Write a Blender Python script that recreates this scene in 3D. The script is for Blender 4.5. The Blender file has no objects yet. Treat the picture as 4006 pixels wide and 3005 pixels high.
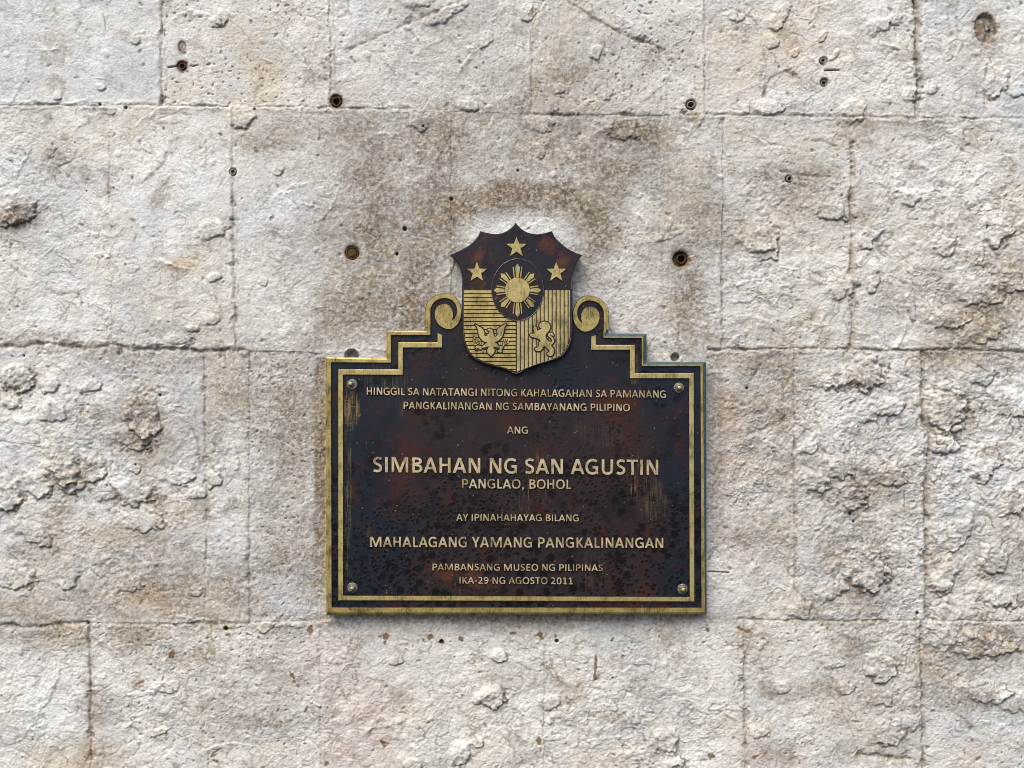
import bpy, math, random
import numpy as np
from mathutils import Vector, Matrix
from mathutils.geometry import tessellate_polygon

random.seed(7)
SC = bpy.context.scene
COL = SC.collection

# ------------------------------------------------------------------ camera
S = 0.0004                      # metres on the wall per photo pixel, picture centre
PW, PH = 4006.0, 3005.0
LENS = 35.0
FPX = PW * LENS / 36.0
DIST = FPX * S
YAW = math.radians(2.4)
CAMP = Vector((-DIST * math.sin(YAW), -DIST * math.cos(YAW), 1.6))
FWD = Vector((math.sin(YAW), math.cos(YAW), 0))
RGT = Vector((math.cos(YAW), -math.sin(YAW), 0))

cam_d = bpy.data.cameras.new('camera')
cam_d.lens = LENS
cam_d.sensor_width = 36.0
cam_d.sensor_fit = 'HORIZONTAL'
cam_d.clip_start = 0.01
cam_d.clip_end = 200
cam = bpy.data.objects.new('camera', cam_d)
COL.objects.link(cam)
cam.location = CAMP
cam.rotation_euler = (math.pi / 2, 0, -YAW)
SC.camera = cam

# ------------------------------------------------------------------ sky, sun, exposure
SUN_DIR = Vector((-0.30, -0.46, 0.86)).normalized()     # towards the sun
w = bpy.data.worlds.new('World')
SC.world = w
w.use_nodes = True
wn = w.node_tree
sky = wn.nodes.new('ShaderNodeTexSky')
sky.sky_type = 'NISHITA'
sky.sun_disc = False
sky.sun_elevation = math.asin(SUN_DIR.z)
sky.sun_rotation = math.atan2(SUN_DIR.x, SUN_DIR.y)
sky.air_density = 0.8
sky.dust_density = 4.0
sky.ozone_density = 0.6
bg = wn.nodes['Background']
bg.inputs['Strength'].default_value = 0.13
wn.links.new(sky.outputs[0], bg.inputs['Color'])

sun_d = bpy.data.lights.new('sun', 'SUN')
sun_d.energy = 1.3
sun_d.angle = math.radians(58)
sun_d.color = (1.0, 0.99, 0.87)
sun = bpy.data.objects.new('sun', sun_d)
COL.objects.link(sun)
sun.rotation_euler = SUN_DIR.to_track_quat('Z', 'Y').to_euler()

vs = SC.view_settings
vs.view_transform = 'Standard'
vs.look = 'None'
vs.exposure = 0.99
vs.gamma = 1
vs.use_curve_mapping = False
SC.cycles.pixel_filter_type = 'BLACKMAN_HARRIS'
SC.cycles.filter_width = 1.0


def P(u, v, h=0.0):
    """photo pixel -> the point it shows on the plane that stands h pixels (h*S metres) proud of the wall"""
    d = FWD + RGT * ((u - PW / 2) / FPX) + Vector((0, 0, -(v - PH / 2) / FPX))
    t = (-h * S - CAMP.y) / d.y
    return CAMP + d * t


# ------------------------------------------------------------------ materials
def mat(name):
    m = bpy.data.materials.new(name)
    m.use_nodes = True
    nt = m.node_tree
    return m, nt, nt.nodes['Principled BSDF']


def N(nt, typ, **kw):
    n = nt.nodes.new(typ)
    for k, v in kw.items():
        if k in n.inputs:
            n.inputs[k].default_value = v
        else:
            setattr(n, k, v)
    return n


def mixc(nt, fac, a, b, mode='MIX'):
    n = nt.nodes.new('ShaderNodeMix')
    n.data_type = 'RGBA'
    n.blend_type = mode
    n.clamp_factor = True
    for sock, val in ((n.inputs[0], fac), (n.inputs[6], a), (n.inputs[7], b)):
        if hasattr(val, 'links') or isinstance(val, bpy.types.NodeSocket):
            nt.links.new(val, sock)
        elif isinstance(val, (int, float)):
            sock.default_value = val
        else:
            sock.default_value = (*val, 1)
    return n.outputs[2]


def ramp(nt, src, lo, hi, a=0.0, b=1.0):
    n = nt.nodes.new('ShaderNodeMapRange')
    n.interpolation_type = 'SMOOTHSTEP'
    n.inputs['From Min'].default_value = lo
    n.inputs['From Max'].default_value = hi
    n.inputs['To Min'].default_value = a
    n.inputs['To Max'].default_value = b
    nt.links.new(src, n.inputs['Value'])
    return n.outputs['Result']


def mth(nt, op, a, b=None):
    n = nt.nodes.new('ShaderNodeMath')
    n.operation = op
    for i, val in enumerate((a, b)):
        if val is None:
            continue
        if isinstance(val, (int, float)):
            n.inputs[i].default_value = val
        else:
            nt.links.new(val, n.inputs[i])
    return n.outputs[0]


def objcoord(nt, scale=(1, 1, 1), rot=(0, 0, 0)):
    tc = nt.nodes.new('ShaderNodeTexCoord')
    mp = nt.nodes.new('ShaderNodeMapping')
    mp.inputs['Scale'].default_value = scale
    mp.inputs['Rotation'].default_value = rot
    nt.links.new(tc.outputs['Object'], mp.inputs['Vector'])
    return mp.outputs[0]


def noise(nt, vec, scale, detail=4, rough=0.55, dist=0.0):
    n = nt.nodes.new('ShaderNodeTexNoise')
    n.inputs['Scale'].default_value = scale
    n.inputs['Detail'].default_value = detail
    n.inputs['Roughness'].default_value = rough
    n.inputs['Distortion'].default_value = dist
    nt.links.new(vec, n.inputs['Vector'])
    return n.outputs['Fac']


def bump(nt, bsdf, h, strength, dist):
    b = nt.nodes.new('ShaderNodeBump')
    b.inputs['Strength'].default_value = strength
    b.inputs['Distance'].default_value = dist
    nt.links.new(h, b.inputs['Height'])
    nt.links.new(b.outputs[0], bsdf.inputs['Normal'])


def srgb(r, g, b):
    f = lambda c: (c / 255 / 12.92) if c <= 10 else ((c / 255 + 0.055) / 1.055) ** 2.4
    return (f(r), f(g), f(b))


def m_stone():
    m, nt, b = mat('coral_stone')
    at = nt.nodes.new('ShaderNodeAttribute')
    at.attribute_name = 'stain_shade'
    sep = nt.nodes.new('ShaderNodeSeparateColor')
    nt.links.new(at.outputs['Color'], sep.inputs[0])
    dirt, tone, ochre = sep.outputs  # dirt also carries the shade painted along the plaque's left edge
    at2 = nt.nodes.new('ShaderNodeAttribute')
    at2.attribute_name = 'tint'
    sep2 = nt.nodes.new('ShaderNodeSeparateColor')
    nt.links.new(at2.outputs['Color'], sep2.inputs[0])
    pink, cream, black = sep2.outputs
    vec = objcoord(nt)
    n1 = noise(nt, vec, 380, 3, 0.6)
    n2 = noise(nt, vec, 150, 5, 0.7)
    n3 = noise(nt, vec, 9, 4, 0.6)
    base = mixc(nt, tone, srgb(197, 201, 203), srgb(208, 204, 193))
    base = mixc(nt, ramp(nt, n3, 0.38, 0.66, 0, 0.75), base, srgb(224, 224, 221))
    base = mixc(nt, mth(nt, 'MULTIPLY', pink, 0.8), base, srgb(186, 160, 148))
    base = mixc(nt, mth(nt, 'MULTIPLY', cream, 0.8), base, srgb(200, 182, 154))
    base = mixc(nt, ramp(nt, n2, 0.46, 0.66, 0, 0.34), base, srgb(166, 156, 140))
    base = mixc(nt, ramp(nt, n1, 0.56, 0.74, 0, 0.34), base, srgb(118, 106, 90))
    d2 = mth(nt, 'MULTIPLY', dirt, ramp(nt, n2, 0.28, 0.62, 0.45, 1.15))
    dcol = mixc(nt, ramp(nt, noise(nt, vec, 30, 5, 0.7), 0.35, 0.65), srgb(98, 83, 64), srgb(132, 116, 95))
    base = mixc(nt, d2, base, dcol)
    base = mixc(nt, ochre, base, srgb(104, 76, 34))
    base = mixc(nt, black, base, srgb(22, 19, 17))
    nt.links.new(base, b.inputs['Base Color'])
    b.inputs['Roughness'].default_value = 0.85
    b.inputs['Specular IOR Level'].default_value = 0.25
    h = mth(nt, 'ADD', noise(nt, vec, 330, 4, 0.65), mth(nt, 'MULTIPLY', n1, 0.6))
    bump(nt, b, h, 0.45, 0.002)
    return m


def m_patina():
    m, nt, b = mat('dark_patina')
    vec = objcoord(nt)
    big = noise(nt, vec, 5.5, 4, 0.6, 0.4)
    mid = noise(nt, vec, 17, 5, 0.65, 0.6)
    fine = noise(nt, vec, 210, 4, 0.6)
    # distance from the plate's middle line: cooler towards the sides
    sp = nt.nodes.new('ShaderNodeSeparateXYZ')
    nt.links.new(vec, sp.inputs[0])
    xm = mth(nt, 'ABSOLUTE', mth(nt, 'SUBTRACT', sp.outputs[0], P(2070, 1800).x))
    edge = mth(nt, 'ADD', ramp(nt, xm, 0.10, 0.27), mth(nt, 'MULTIPLY', mth(nt, 'SUBTRACT', big, 0.5), 1.6))
    edge = mth(nt, 'ADD', edge, ramp(nt, sp.outputs[2], P(2000, 1720).z, P(2000, 1420).z, 0, 0.55))
    base = mixc(nt, ramp(nt, edge, 0.2, 0.9), srgb(41, 33, 35), srgb(24, 30, 40))
    base = mixc(nt, ramp(nt, mid, 0.50, 0.72, 0, 0.85), base, srgb(58, 27, 18))
    base = mixc(nt, ramp(nt, noise(nt, vec, 8, 5, 0.7, 0.5), 0.56, 0.72, 0, 0.8), base, srgb(70, 34, 20))
    base = mixc(nt, ramp(nt, noise(nt, vec, 13, 6, 0.7, 0.3), 0.50, 0.70, 0, 0.75), base, srgb(17, 14, 17))
    # black oxide spots in clusters, most of them low on the plate
    vo = nt.nodes.new('ShaderNodeTexVoronoi')
    vo.inputs['Scale'].default_value = 155
    nt.links.new(vec, vo.inputs['Vector'])
    low = ramp(nt, sp.outputs[2], P(2000, 2150).z, P(2000, 1500).z, 0.06, -0.08)
    clus = ramp(nt, mth(nt, 'ADD', noise(nt, vec, 11, 4, 0.6), low), 0.44, 0.58)
    wob = mth(nt, 'ADD', vo.outputs['Distance'], mth(nt, 'MULTIPLY', noise(nt, vec, 130, 4, 0.7), 0.75))
    spot = mth(nt, 'MULTIPLY', ramp(nt, wob, 0.90, 0.62), clus)
    vo2 = nt.nodes.new('ShaderNodeTexVoronoi')
    vo2.inputs['Scale'].default_value = 62
    nt.links.new(vec, vo2.inputs['Vector'])
    wob2 = mth(nt, 'ADD', vo2.outputs['Distance'], mth(nt, 'MULTIPLY', noise(nt, vec, 85, 5, 0.75), 1.1))
    spot2 = mth(nt, 'MULTIPLY', ramp(nt, wob2, 1.10, 0.80), ramp(nt, mth(nt, 'ADD', noise(nt, vec, 7.3, 3, 0.6), low), 0.43, 0.55))
    allspot = mth(nt, 'MAXIMUM', spot, spot2)
    base = mixc(nt, mth(nt, 'MULTIPLY', allspot, 0.88), base, srgb(5, 4, 5))
    # tiny pale grains
    vo3 = nt.nodes.new('ShaderNodeTexVoronoi')
    vo3.inputs['Scale'].default_value = 150
    nt.links.new(vec, vo3.inputs['Vector'])
    grain = mth(nt, 'MULTIPLY', ramp(nt, vo3.outputs['Distance'], 0.19, 0.09), ramp(nt, noise(nt, vec, 60, 2), 0.54, 0.66))
    base = mixc(nt, mth(nt, 'MULTIPLY', grain, 0.55), base, srgb(150, 142, 138))
    # vertical rubbed streaks that bare the bronze
    sv = objcoord(nt, (420, 1, 26))
    st = noise(nt, sv, 1.0, 3, 0.6)
    stm = ramp(nt, noise(nt, objcoord(nt, (13, 1, 6)), 1.0, 3, 0.5), 0.57, 0.72)
    streak = mth(nt, 'MULTIPLY', ramp(nt, st, 0.5, 0.72), stm)
    base = mixc(nt, mth(nt, 'MULTIPLY', streak, 0.6), base, srgb(122, 104, 76))
    # rubbed patch under the upper left bolt, and a band along the left edge
    mid2 = noise(nt, vec, 24, 6, 0.75, 0.8)

    def patch(u, v, ru, rv):
        c = P(u, v, 46)
        dx = mth(nt, 'DIVIDE', mth(nt, 'SUBTRACT', sp.outputs[0], c.x), ru * S)
        dz = mth(nt, 'DIVIDE', mth(nt, 'SUBTRACT', sp.outputs[2], c.z), rv * S)
        r = mth(nt, 'ADD', mth(nt, 'POWER', mth(nt, 'ABSOLUTE', dx), 2.0), mth(nt, 'POWER', mth(nt, 'ABSOLUTE', dz), 2.0))
        return ramp(nt, mth(nt, 'ADD', r, mth(nt, 'MULTIPLY', mth(nt, 'SUBTRACT', mid2, 0.5), 6.0)), 1.2, 0.0)
    hatch = mth(nt, 'MAXIMUM', st, mth(nt, 'MULTIPLY', noise(nt, objcoord(nt, (40, 1, 420)), 1.0, 3, 0.6), 0.85))
    hm = ramp(nt, hatch, 0.45, 0.62)
    for (u, v, ru, rv, k) in ((1372, 1590, 34, 110, 0.75), (1362, 1900, 16, 420, 0.35), (2480, 1440, 22, 75, 0.4), (2560, 1960, 50, 120, 0.2), (2330, 2230, 90, 70, 0.12),
                              (2350, 1690, 110, 60, 0.1)):
        base = mixc(nt, mth(nt, 'MULTIPLY', mth(nt, 'MULTIPLY', patch(u, v, ru, rv), hm), k * 0.75), base, srgb(150, 128, 84))
    for (u, v, ru, rv, k) in ((1900, 985, 60, 60, 0.8), (2200, 1060, 40, 70, 0.75), (2140, 965, 40, 40, 0.5), (1870, 1080, 30, 80, 0.5), (1800, 2260, 150, 60, 0.55)):
        base = mixc(nt, mth(nt, 'MULTIPLY', mth(nt, 'MULTIPLY', patch(u, v, ru, rv), ramp(nt, mid, 0.38, 0.56)), k * 0.8), base, srgb(104, 58, 36))
    nt.links.new(base, b.inputs['Base Color'])
    b.inputs['Metallic'].default_value = 0.0
    b.inputs['Specular IOR Level'].default_value = 0.22
    rr = mth(nt, 'ADD', 0.30, mth(nt, 'MULTIPLY', mid, 0.3))
    nt.links.new(rr, b.inputs['Roughness'])
    hh = mth(nt, 'ADD', mth(nt, 'MULTIPLY', fine, 0.5), mth(nt, 'ADD', mth(nt, 'MULTIPLY', allspot, 0.45), mth(nt, 'MULTIPLY', st, 0.35)))
    bump(nt, b, hh, 0.5, 0.0012)
    return m


def m_brass(name, c1, c2, dark, amount, brush=(30, 1, 700), metallic=0.7, rough=0.42, spec=0.5):
    m, nt, b = mat(name)
    vec = objcoord(nt)
    n1 = noise(nt, vec, 45, 5, 0.6)
    n2 = noise(nt, vec, 400, 3, 0.6)
    br = noise(nt, objcoord(nt, (500, 1, 60)), 1.0, 3, 0.6)
    base = mixc(nt, ramp(nt, n1, 0.35, 0.68), c1, c2)
    wear = mth(nt, 'ADD', mth(nt, 'MULTIPLY', br, 0.55), mth(nt, 'MULTIPLY', n1, 0.5))
    base = mixc(nt, mth(nt, 'MULTIPLY', ramp(nt, wear, 0.50, 0.68), amount), base, dark)
    base = mixc(nt, mth(nt, 'MULTIPLY', ramp(nt, n2, 0.55, 0.72), amount * 0.8), base, dark)
    nt.links.new(base, b.inputs['Base Color'])
    b.inputs['Metallic'].default_value = metallic
    rr = mth(nt, 'ADD', rough - 0.1, mth(nt, 'MULTIPLY', n1, 0.25))
    nt.links.new(rr, b.inputs['Roughness'])
    bump(nt, b, mth(nt, 'ADD', br, n2), 0.35, 0.0006)
    return m


def m_plain(name, c1, c2, rough=0.7, metallic=0.0, scale=120):
    m, nt, b = mat(name)
    vec = objcoord(nt)
    n1 = noise(nt, vec, scale, 4, 0.65)
    nt.links.new(mixc(nt, ramp(nt, n1, 0.35, 0.68), c1, c2), b.inputs['Base Color'])
    b.inputs['Roughness'].default_value = rough
    b.inputs['Metallic'].default_value = metallic
    bump(nt, b, n1, 0.5, 0.001)
    return m


STONE = m_stone()
PATINA = m_patina()
BRASS = m_brass('worn_brass', srgb(180, 160, 100), srgb(150, 132, 76), srgb(44, 40, 28), 0.75, metallic=0.5)
BRASS_P = m_brass('pale_brass', srgb(188, 170, 112), srgb(166, 148, 94), srgb(58, 52, 38), 0.65, metallic=0.45)
LETTER = m_brass('letter_brass', srgb(206, 188, 152), srgb(172, 152, 112), srgb(62, 54, 44), 0.75, metallic=0.35)
TEAL = m_plain('teal_patina', srgb(34, 60, 66), srgb(62, 84, 82), 0.6, 0.0, 160)
BLACKM = m_plain('black_patina', srgb(14, 13, 15), srgb(26, 23, 24), 0.5, 0.2)
STEEL = m_plain('grey_steel', srgb(132, 127, 114), srgb(76, 73, 68), 0.5, 0.3, 260)
RUST = m_plain('rusty_brown', srgb(92, 58, 18), srgb(48, 34, 14), 0.85, 0.0, 240)
SLEEVE = m_plain('dusty_sleeve', srgb(150, 142, 132), srgb(104, 96, 88), 0.7, 0.0, 240)
DEEP = m_plain('dark_void', srgb(14, 11, 9), srgb(8, 7, 6), 0.9)


# ------------------------------------------------------------------ object helpers
def link(name, verts, faces, m, parent=None, smooth=False, mats=None, fmat=None):
    me = bpy.data.meshes.new(name)
    me.from_pydata(verts, [], faces)
    for mm in (mats or [m]):
        me.materials.append(mm)
    if fmat:
        me.polygons.foreach_set('material_index', fmat)
    me.polygons.foreach_set('use_smooth', [smooth] * len(me.polygons))
    me.update()
    o = bpy.data.objects.new(name, me)
    COL.objects.link(o)
    if parent:
        o.parent = parent
        o.matrix_parent_inverse = parent.matrix_world.inverted()
    return o


def area(p):
    return sum(p[i - 1][0] * p[i][1] - p[i][0] * p[i - 1][1] for i in range(len(p))) / 2


def offset(p, d):
    """moves every edge of a closed pixel polygon outward by d (mitred)"""
    n = len(p)
    sgn = 1 if area(p) > 0 else -1
    out = []
    for i in range(n):
        a, b, c = p[i - 1], p[i], p[(i + 1) % n]
        e1 = Vector((b[0] - a[0], b[1] - a[1]))
        e2 = Vector((c[0] - b[0], c[1] - b[1]))
        if e1.length < 1e-6 or e2.length < 1e-6:
            out.append(b)
            continue
        e1.normalize(); e2.normalize()
        n1 = Vector((e1.y, -e1.x)) * sgn
        n2 = Vector((e2.y, -e2.x)) * sgn
        k = max(0.35, 1 + n1.dot(n2))
        q = (n1 + n2) * (d / k)
        out.append((b[0] + q.x, b[1] + q.y))
    return out


class PX:
    """collects raised shapes given in photo pixels and heights; links them as one mesh"""
    def __init__(self):
        self.v, self.f, self.m = [], [], []

    def poly(self, pts, h0, h1, holes=(), bev=0.0, flare=0.0, mi=0, side=None):
        loops = [list(pts)] + [list(h) for h in holes]
        top = []
        for k, lp in enumerate(loops):
            sg = -1 if k else 1
            inner = offset(lp, -bev * sg) if bev else lp
            base = offset(lp, flare * sg) if flare else lp
            ref = [P(u, v, h1) for u, v in base]
            r_b = [Vector((q.x, -h0 * S, q.z)) for q in ref]
            ref = [P(u, v, h1) for u, v in lp]
            r_m = [Vector((q.x, -(h1 - bev) * S, q.z)) for q in ref]
            r_t = [P(u, v, h1) for u, v in inner] if bev else None
            rings = [r_b, r_m] + ([r_t] if bev else [])
            n = len(lp)
            cw = area(lp) > 0
            if k:
                cw = not cw
            idx = []
            for r in rings:
                idx.append(range(len(self.v), len(self.v) + n))
                self.v += [tuple(q) for q in r]
            for a, b in zip(idx, idx[1:]):
                for i in range(n):
                    j = (i + 1) % n
                    fc = (a[i], a[j], b[j], b[i])
                    self.f.append(fc if not cw else fc[::-1])
                    self.m.append(mi if side is None else side)
            top.append((idx[-1], [self.v[i] for i in idx[-1]]))
        flat = [i for ix, _ in top for i in ix]
        tris = tessellate_polygon([[Vector((q[0], q[2], 0)) for q in c] for _, c in top])
        for t in tris:
            a, b, c = (Vector(self.v[flat[i]]) for i in t)
            if (b - a).cross(c - a).length < 1e-13:
                continue
            fc = tuple(flat[i] for i in t)
            if (b - a).cross(c - a).y > 0:
                fc = fc[::-1]
            self.f.append(fc)
            self.m.append(mi)

    def lathe(self, u, v, prof, seg=28, sx=1.0, sy=1.0, rot=0.0, mi=0, jit=0.0, hexa=False):
        """prof: (radius px, height px) from the wall outward"""
        rings = []
        js = [1 + random.uniform(-jit, jit) for _ in range(seg)]
        for r, h in prof:
            c = P(u, v, h)
            c0 = P(u, v, 0)
            ring = []
            for i in range(seg):
                a = 2 * math.pi * i / seg
                x, z = r * sx * math.cos(a) * js[i], r * sy * math.sin(a) * js[i]
                xr = x * math.cos(rot) - z * math.sin(rot)
                zr = x * math.sin(rot) + z * math.cos(rot)
                ring.append((c0.x + xr * S, -h * S, c0.z + zr * S))
            rings.append(range(len(self.v), len(self.v) + seg))
            self.v += ring
        for a, b in zip(rings, rings[1:]):
            for i in range(seg):
                j = (i + 1) % seg
                self.f.append((a[i], a[j], b[j], b[i]))
                self.m.append(mi)
        self.f.append(tuple(rings[-1]))
        self.m.append(mi)

    def build(self, name, m, parent=None, smooth=False, mats=None):
        return link(name, self.v, self.f, m, parent, smooth, mats, self.m)


# ------------------------------------------------------------------ the stone wall (height field in photo pixels)
_rs = np.random.RandomState(11)
_perm = _rs.permutation(1024).astype(np.int32)
_ga = _rs.rand(1024).astype(np.float32) * 2 * np.pi
_gx, _gy = np.cos(_ga), np.sin(_ga)


def perlin(x, y, seed=0):
    xi = np.floor(x).astype(np.int32)
    yi = np.floor(y).astype(np.int32)
    xf = (x - xi).astype(np.float32)
    yf = (y - yi).astype(np.float32)
    u = xf * xf * xf * (xf * (xf * 6 - 15) + 10)
    v = yf * yf * yf * (yf * (yf * 6 - 15) + 10)

    def g(ix, iy, dx, dy):
        h = _perm[(_perm[(ix + seed * 57) & 1023] + iy + seed * 131) & 1023]
        return _gx[h] * dx + _gy[h] * dy
    a = g(xi, yi, xf, yf)
    b = g(xi + 1, yi, xf - 1, yf)
    c = g(xi, yi + 1, xf, yf - 1)
    d = g(xi + 1, yi + 1, xf - 1, yf - 1)
    return (a + u * (b - a)) * (1 - v) + (c + u * (d - c)) * v


def fbm(x, y, seed, octs=4, gain=0.5):
    s = 0
    a = 1.0
    for o in range(octs):
        s = s + a * perlin(x, y, seed + o * 3)
        x, y, a = x * 2.03, y * 2.03, a * gain
    return s


def ridged(x, y, seed, octs=4, gain=0.55):
    s = 0
    a = 1.0
    for o in range(octs):
        r = 1 - np.abs(perlin(x, y, seed + o * 5)) * 2
        s = s + a * r * r
        x, y, a = x * 2.1, y * 2.1, a * gain
    return s


def sst(x, a, b):
    t = np.clip((x - a) / (b - a), 0, 1)
    return t * t * (3 - 2 * t)


def axis(lo, hi, step, out):
    mid = np.arange(lo, hi + step, step)
    ext = []
    d, s = 0.0, step
    while d < out:
        s = min(s * 1.08, 26)
        d += s
        ext.append(d)
    ext = np.array(ext)
    return np.concatenate([(mid[0] - ext)[::-1], mid, mid[-1] + ext])


STEP = 2.8
ax = axis(-30, PW + 30, STEP, 1300)
ay = axis(-30, PH + 30, STEP, 1000)
X, Y = np.meshgrid(ax.astype(np.float32), ay.astype(np.float32))
H = np.zeros_like(X)
DIRT_SHADE = np.zeros_like(X)
OCH = np.zeros_like(X)
BLK = np.zeros_like(X)
PINK = np.zeros_like(X)
CREAM = np.zeros_like(X)


def win(x0, x1, y0, y1):
    i0, i1 = np.searchsorted(ax, [x0, x1])
    j0, j1 = np.searchsorted(ay, [y0, y1])
    return slice(j0, j1), slice(i0, i1)


def blob(x, y, rx, ry, rot=0.0):
    c, s = math.cos(rot), math.sin(rot)
    R = max(rx, ry) * 2.6
    w = win(x - R, x + R, y - R, y + R)
    dx, dy = X[w] - x, Y[w] - y
    return w, ((dx * c + dy * s) / rx) ** 2 + ((-dx * s + dy * c) / ry) ** 2


# slow wobble shared by joints and lumps, so that edges are never straight
WX = 7 * perlin(X / 60, Y / 60, 31) + 4 * perlin(X / 22, Y / 22, 33)
WY = 7 * perlin(X / 60, Y / 60, 35) + 4 * perlin(X / 22, Y / 22, 37)

# --- blocks: rows between joint lines, each block with its own set-back, roughness, tone
ROWS = [(-1300, -600, [-900, -100, 760, 1500, 2300, 3000, 3900, 4700]),
        (-600, 0, [-700, 150, 900, 1800, 2500, 3300, 4200]),
        (0, 430, [-400, 630, 1296, 2087, 2757, 3579, 4500]),
        (430, 1366, [-200, 431, 918, 1764, 2619, 2826, 3332, 4250]),
        (1366, 2433, [-300, 803, 972, 1250, 2790, 3111, 3615, 4400]),
        (2433, 3200, [-500, 350, 1253, 2126, 2912, 3609, 4420]),
        (3200, 4300, [-800, 0, 800, 1700, 2600, 3300, 4100, 5000])]
ROUGH = np.full_like(X, 0.5)
TONE = np.full_like(X, 0.5)
GRAIN = np.full_like(X, 1.0)
PORE = np.zeros_like(X)
CHIP = np.full_like(X, 0.7)
row_y = {0: None}


def course(yy, x):
    """the three measured joint lines are not quite level"""
    return yy


TOPJ = np.interp(ax, [-2000, 0, 430, 628, 1027, 1336, 1607, 1790, 2050, 2240, 2550, 2670, 3008, 3240, 3395, 3576, 4006, 6000],
                 [395, 408, 412, 414, 417, 424, 428, 436, 445, 447, 450, 447, 450, 456, 459, 464, 466, 485])
MIDJ = np.interp(ax, [-2000, 0, 120, 205, 266, 386, 447, 513, 604, 743, 803, 864, 966, 1150, 1300, 2700, 2770, 3090, 3322, 3576, 3727, 4006, 6000],
                 [1358, 1358, 1358, 1343, 1364, 1361, 1347, 1370, 1364, 1367, 1380, 1368, 1372, 1376, 1385, 1385, 1371, 1365, 1367, 1373, 1365, 1376, 1376])
BOTJ = np.interp(ax, [-2000, 0, 110, 338, 393, 700, 875, 1244, 2893, 3213, 3334, 3612, 4006, 6000],
                 [2447, 2447, 2456, 2436, 2440, 2444, 2438, 2433, 2424, 2430, 2432, 2428, 2433, 2440])
Yw = Y + WY * 0.7
Xw = X + WX * 0.8
bands = [np.full_like(ax, -1300), np.full_like(ax, -600), np.full_like(ax, -20) - 400, TOPJ, MIDJ, BOTJ, np.full_like(ax, 3300), np.full_like(ax, 4600)]
bands[2] = np.full_like(ax, -260)
rr = random.Random(5)
for k, (_, _, xs) in enumerate(ROWS):
    top, bot = bands[k][None, :], bands[k + 1][None, :]
    inrow = (Yw >= top) & (Yw < bot)
    for x0, x1 in zip(xs, xs[1:]):
        msk = inrow & (Xw >= x0) & (Xw < x1)
        H[msk] += rr.uniform(-3.0, 3.0)
        TONE[msk] = rr.uniform(0.1, 0.9)
        GRAIN[msk] = rr.uniform(0.45, 1.5)
        PORE[msk] = rr.uniform(-0.25, 0.3)
        CHIP[msk] = rr.uniform(0.2, 1.3)
ROUGH[:] = 0.42


def rough_at(x, y, rx, ry, k, rot=0.0):
    w, d = blob(x, y, rx, ry, rot)
    ROUGH[w] += (k * 0.62 if k > 0 else k) * np.exp(-d)


for a in ((3830, 1000, 380, 400, 0.7), (3800, 1900, 330, 560, 1.0), (3350, 1950, 330, 560, 0.7), (2960, 1750, 190, 420, 0.55),
          (350, 1900, 420, 520, 0.6), (3780, 2480, 300, 120, 0.8), (800, 2700, 500, 300, 0.3), (2000, 2800, 700, 260, 0.35),
          (3700, 200, 250, 200, 0.35), (3000, 1000, 230, 260, 0.4), (2500, 2750, 350, 250, 0.35), (600, 200, 800, 260, -0.2),
          (700, 750, 420, 300, -0.15), (1500, 650, 500, 260, -0.1), (120, 800, 170, 200, 0.25), (3300, 2750, 250, 250, 0.1), (2400, 250, 500, 200, -0.1)):
    rough_at(*a)
ROUGH = np.clip(ROUGH, 0.2, 1.5)

# --- undulation, hammered crust, tool strokes, grain
XW, YW = X + WX * 1.5, Y + WY * 1.5
H += 9 * perlin(X / 620, Y / 620, 1) + 5 * fbm(X / 210, Y / 210, 5, 3)
crust = fbm(XW / 130, YW / 130, 41, 5, 0.58)
H += ROUGH * 10 * crust
r1 = ridged(XW / 95, YW / 80, 61, 4)
H += ROUGH * 4.0 * (r1 - 1.0)
patchy = sst(perlin(X / 170, Y / 170, 71), 0.0, 0.35)
H += ROUGH * patchy * 5.0 * fbm(X / 38 + WX * .02, Y / 34, 73, 4, 0.75)
angs = [(-0.9, 81, 1.0), (-0.3, 85, 0.9), (0.35, 89, 0.6), (1.45, 93, 0.7)]
for ang, sd, amp in angs:
    c, s = math.cos(ang), math.sin(ang)
    a_, b_ = XW * c + YW * s, -XW * s + YW * c
    msk = sst(perlin(X / 240 + sd, Y / 240, sd), 0.05, 0.38)
    pst = perlin(a_ / 75, b_ / 13, sd + 1)
    DIRT_SHADE = np.maximum(DIRT_SHADE, 0.75 * msk * sst(-pst, 0.12, 0.5) * np.clip(ROUGH * 1.3 - 0.25, 0.0, 1) * (0.4 + 0.6 * sst(perlin(X / 140, Y / 140, sd + 2), -0.1, 0.4)))
    H += msk * np.clip(ROUGH - 0.12, 0.08, 2) * 4.2 * amp * perlin(a_ / 75, b_ / 13, sd + 1)
H += (0.5 + 0.5 * ROUGH) * 1.5 * perlin(X / 15 + WX * 0.05, Y / 13, 101)
H += GRAIN * (0.6 + 0.5 * ROUGH) * 1.3 * perlin(X / 8.3, Y / 7.7, 103)
H += (0.3 + 0.5 * ROUGH) * 1.2 * perlin(X / 11.3, Y / 10.1, 105)
# plaster-like vertical dribbles, top middle
m_ = np.exp(-(((X - 2050) / 420) ** 2 + ((Y - 210) / 260) ** 2))
H += m_ * 3.0 * perlin(XW / 11, YW / 46, 107)
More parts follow.
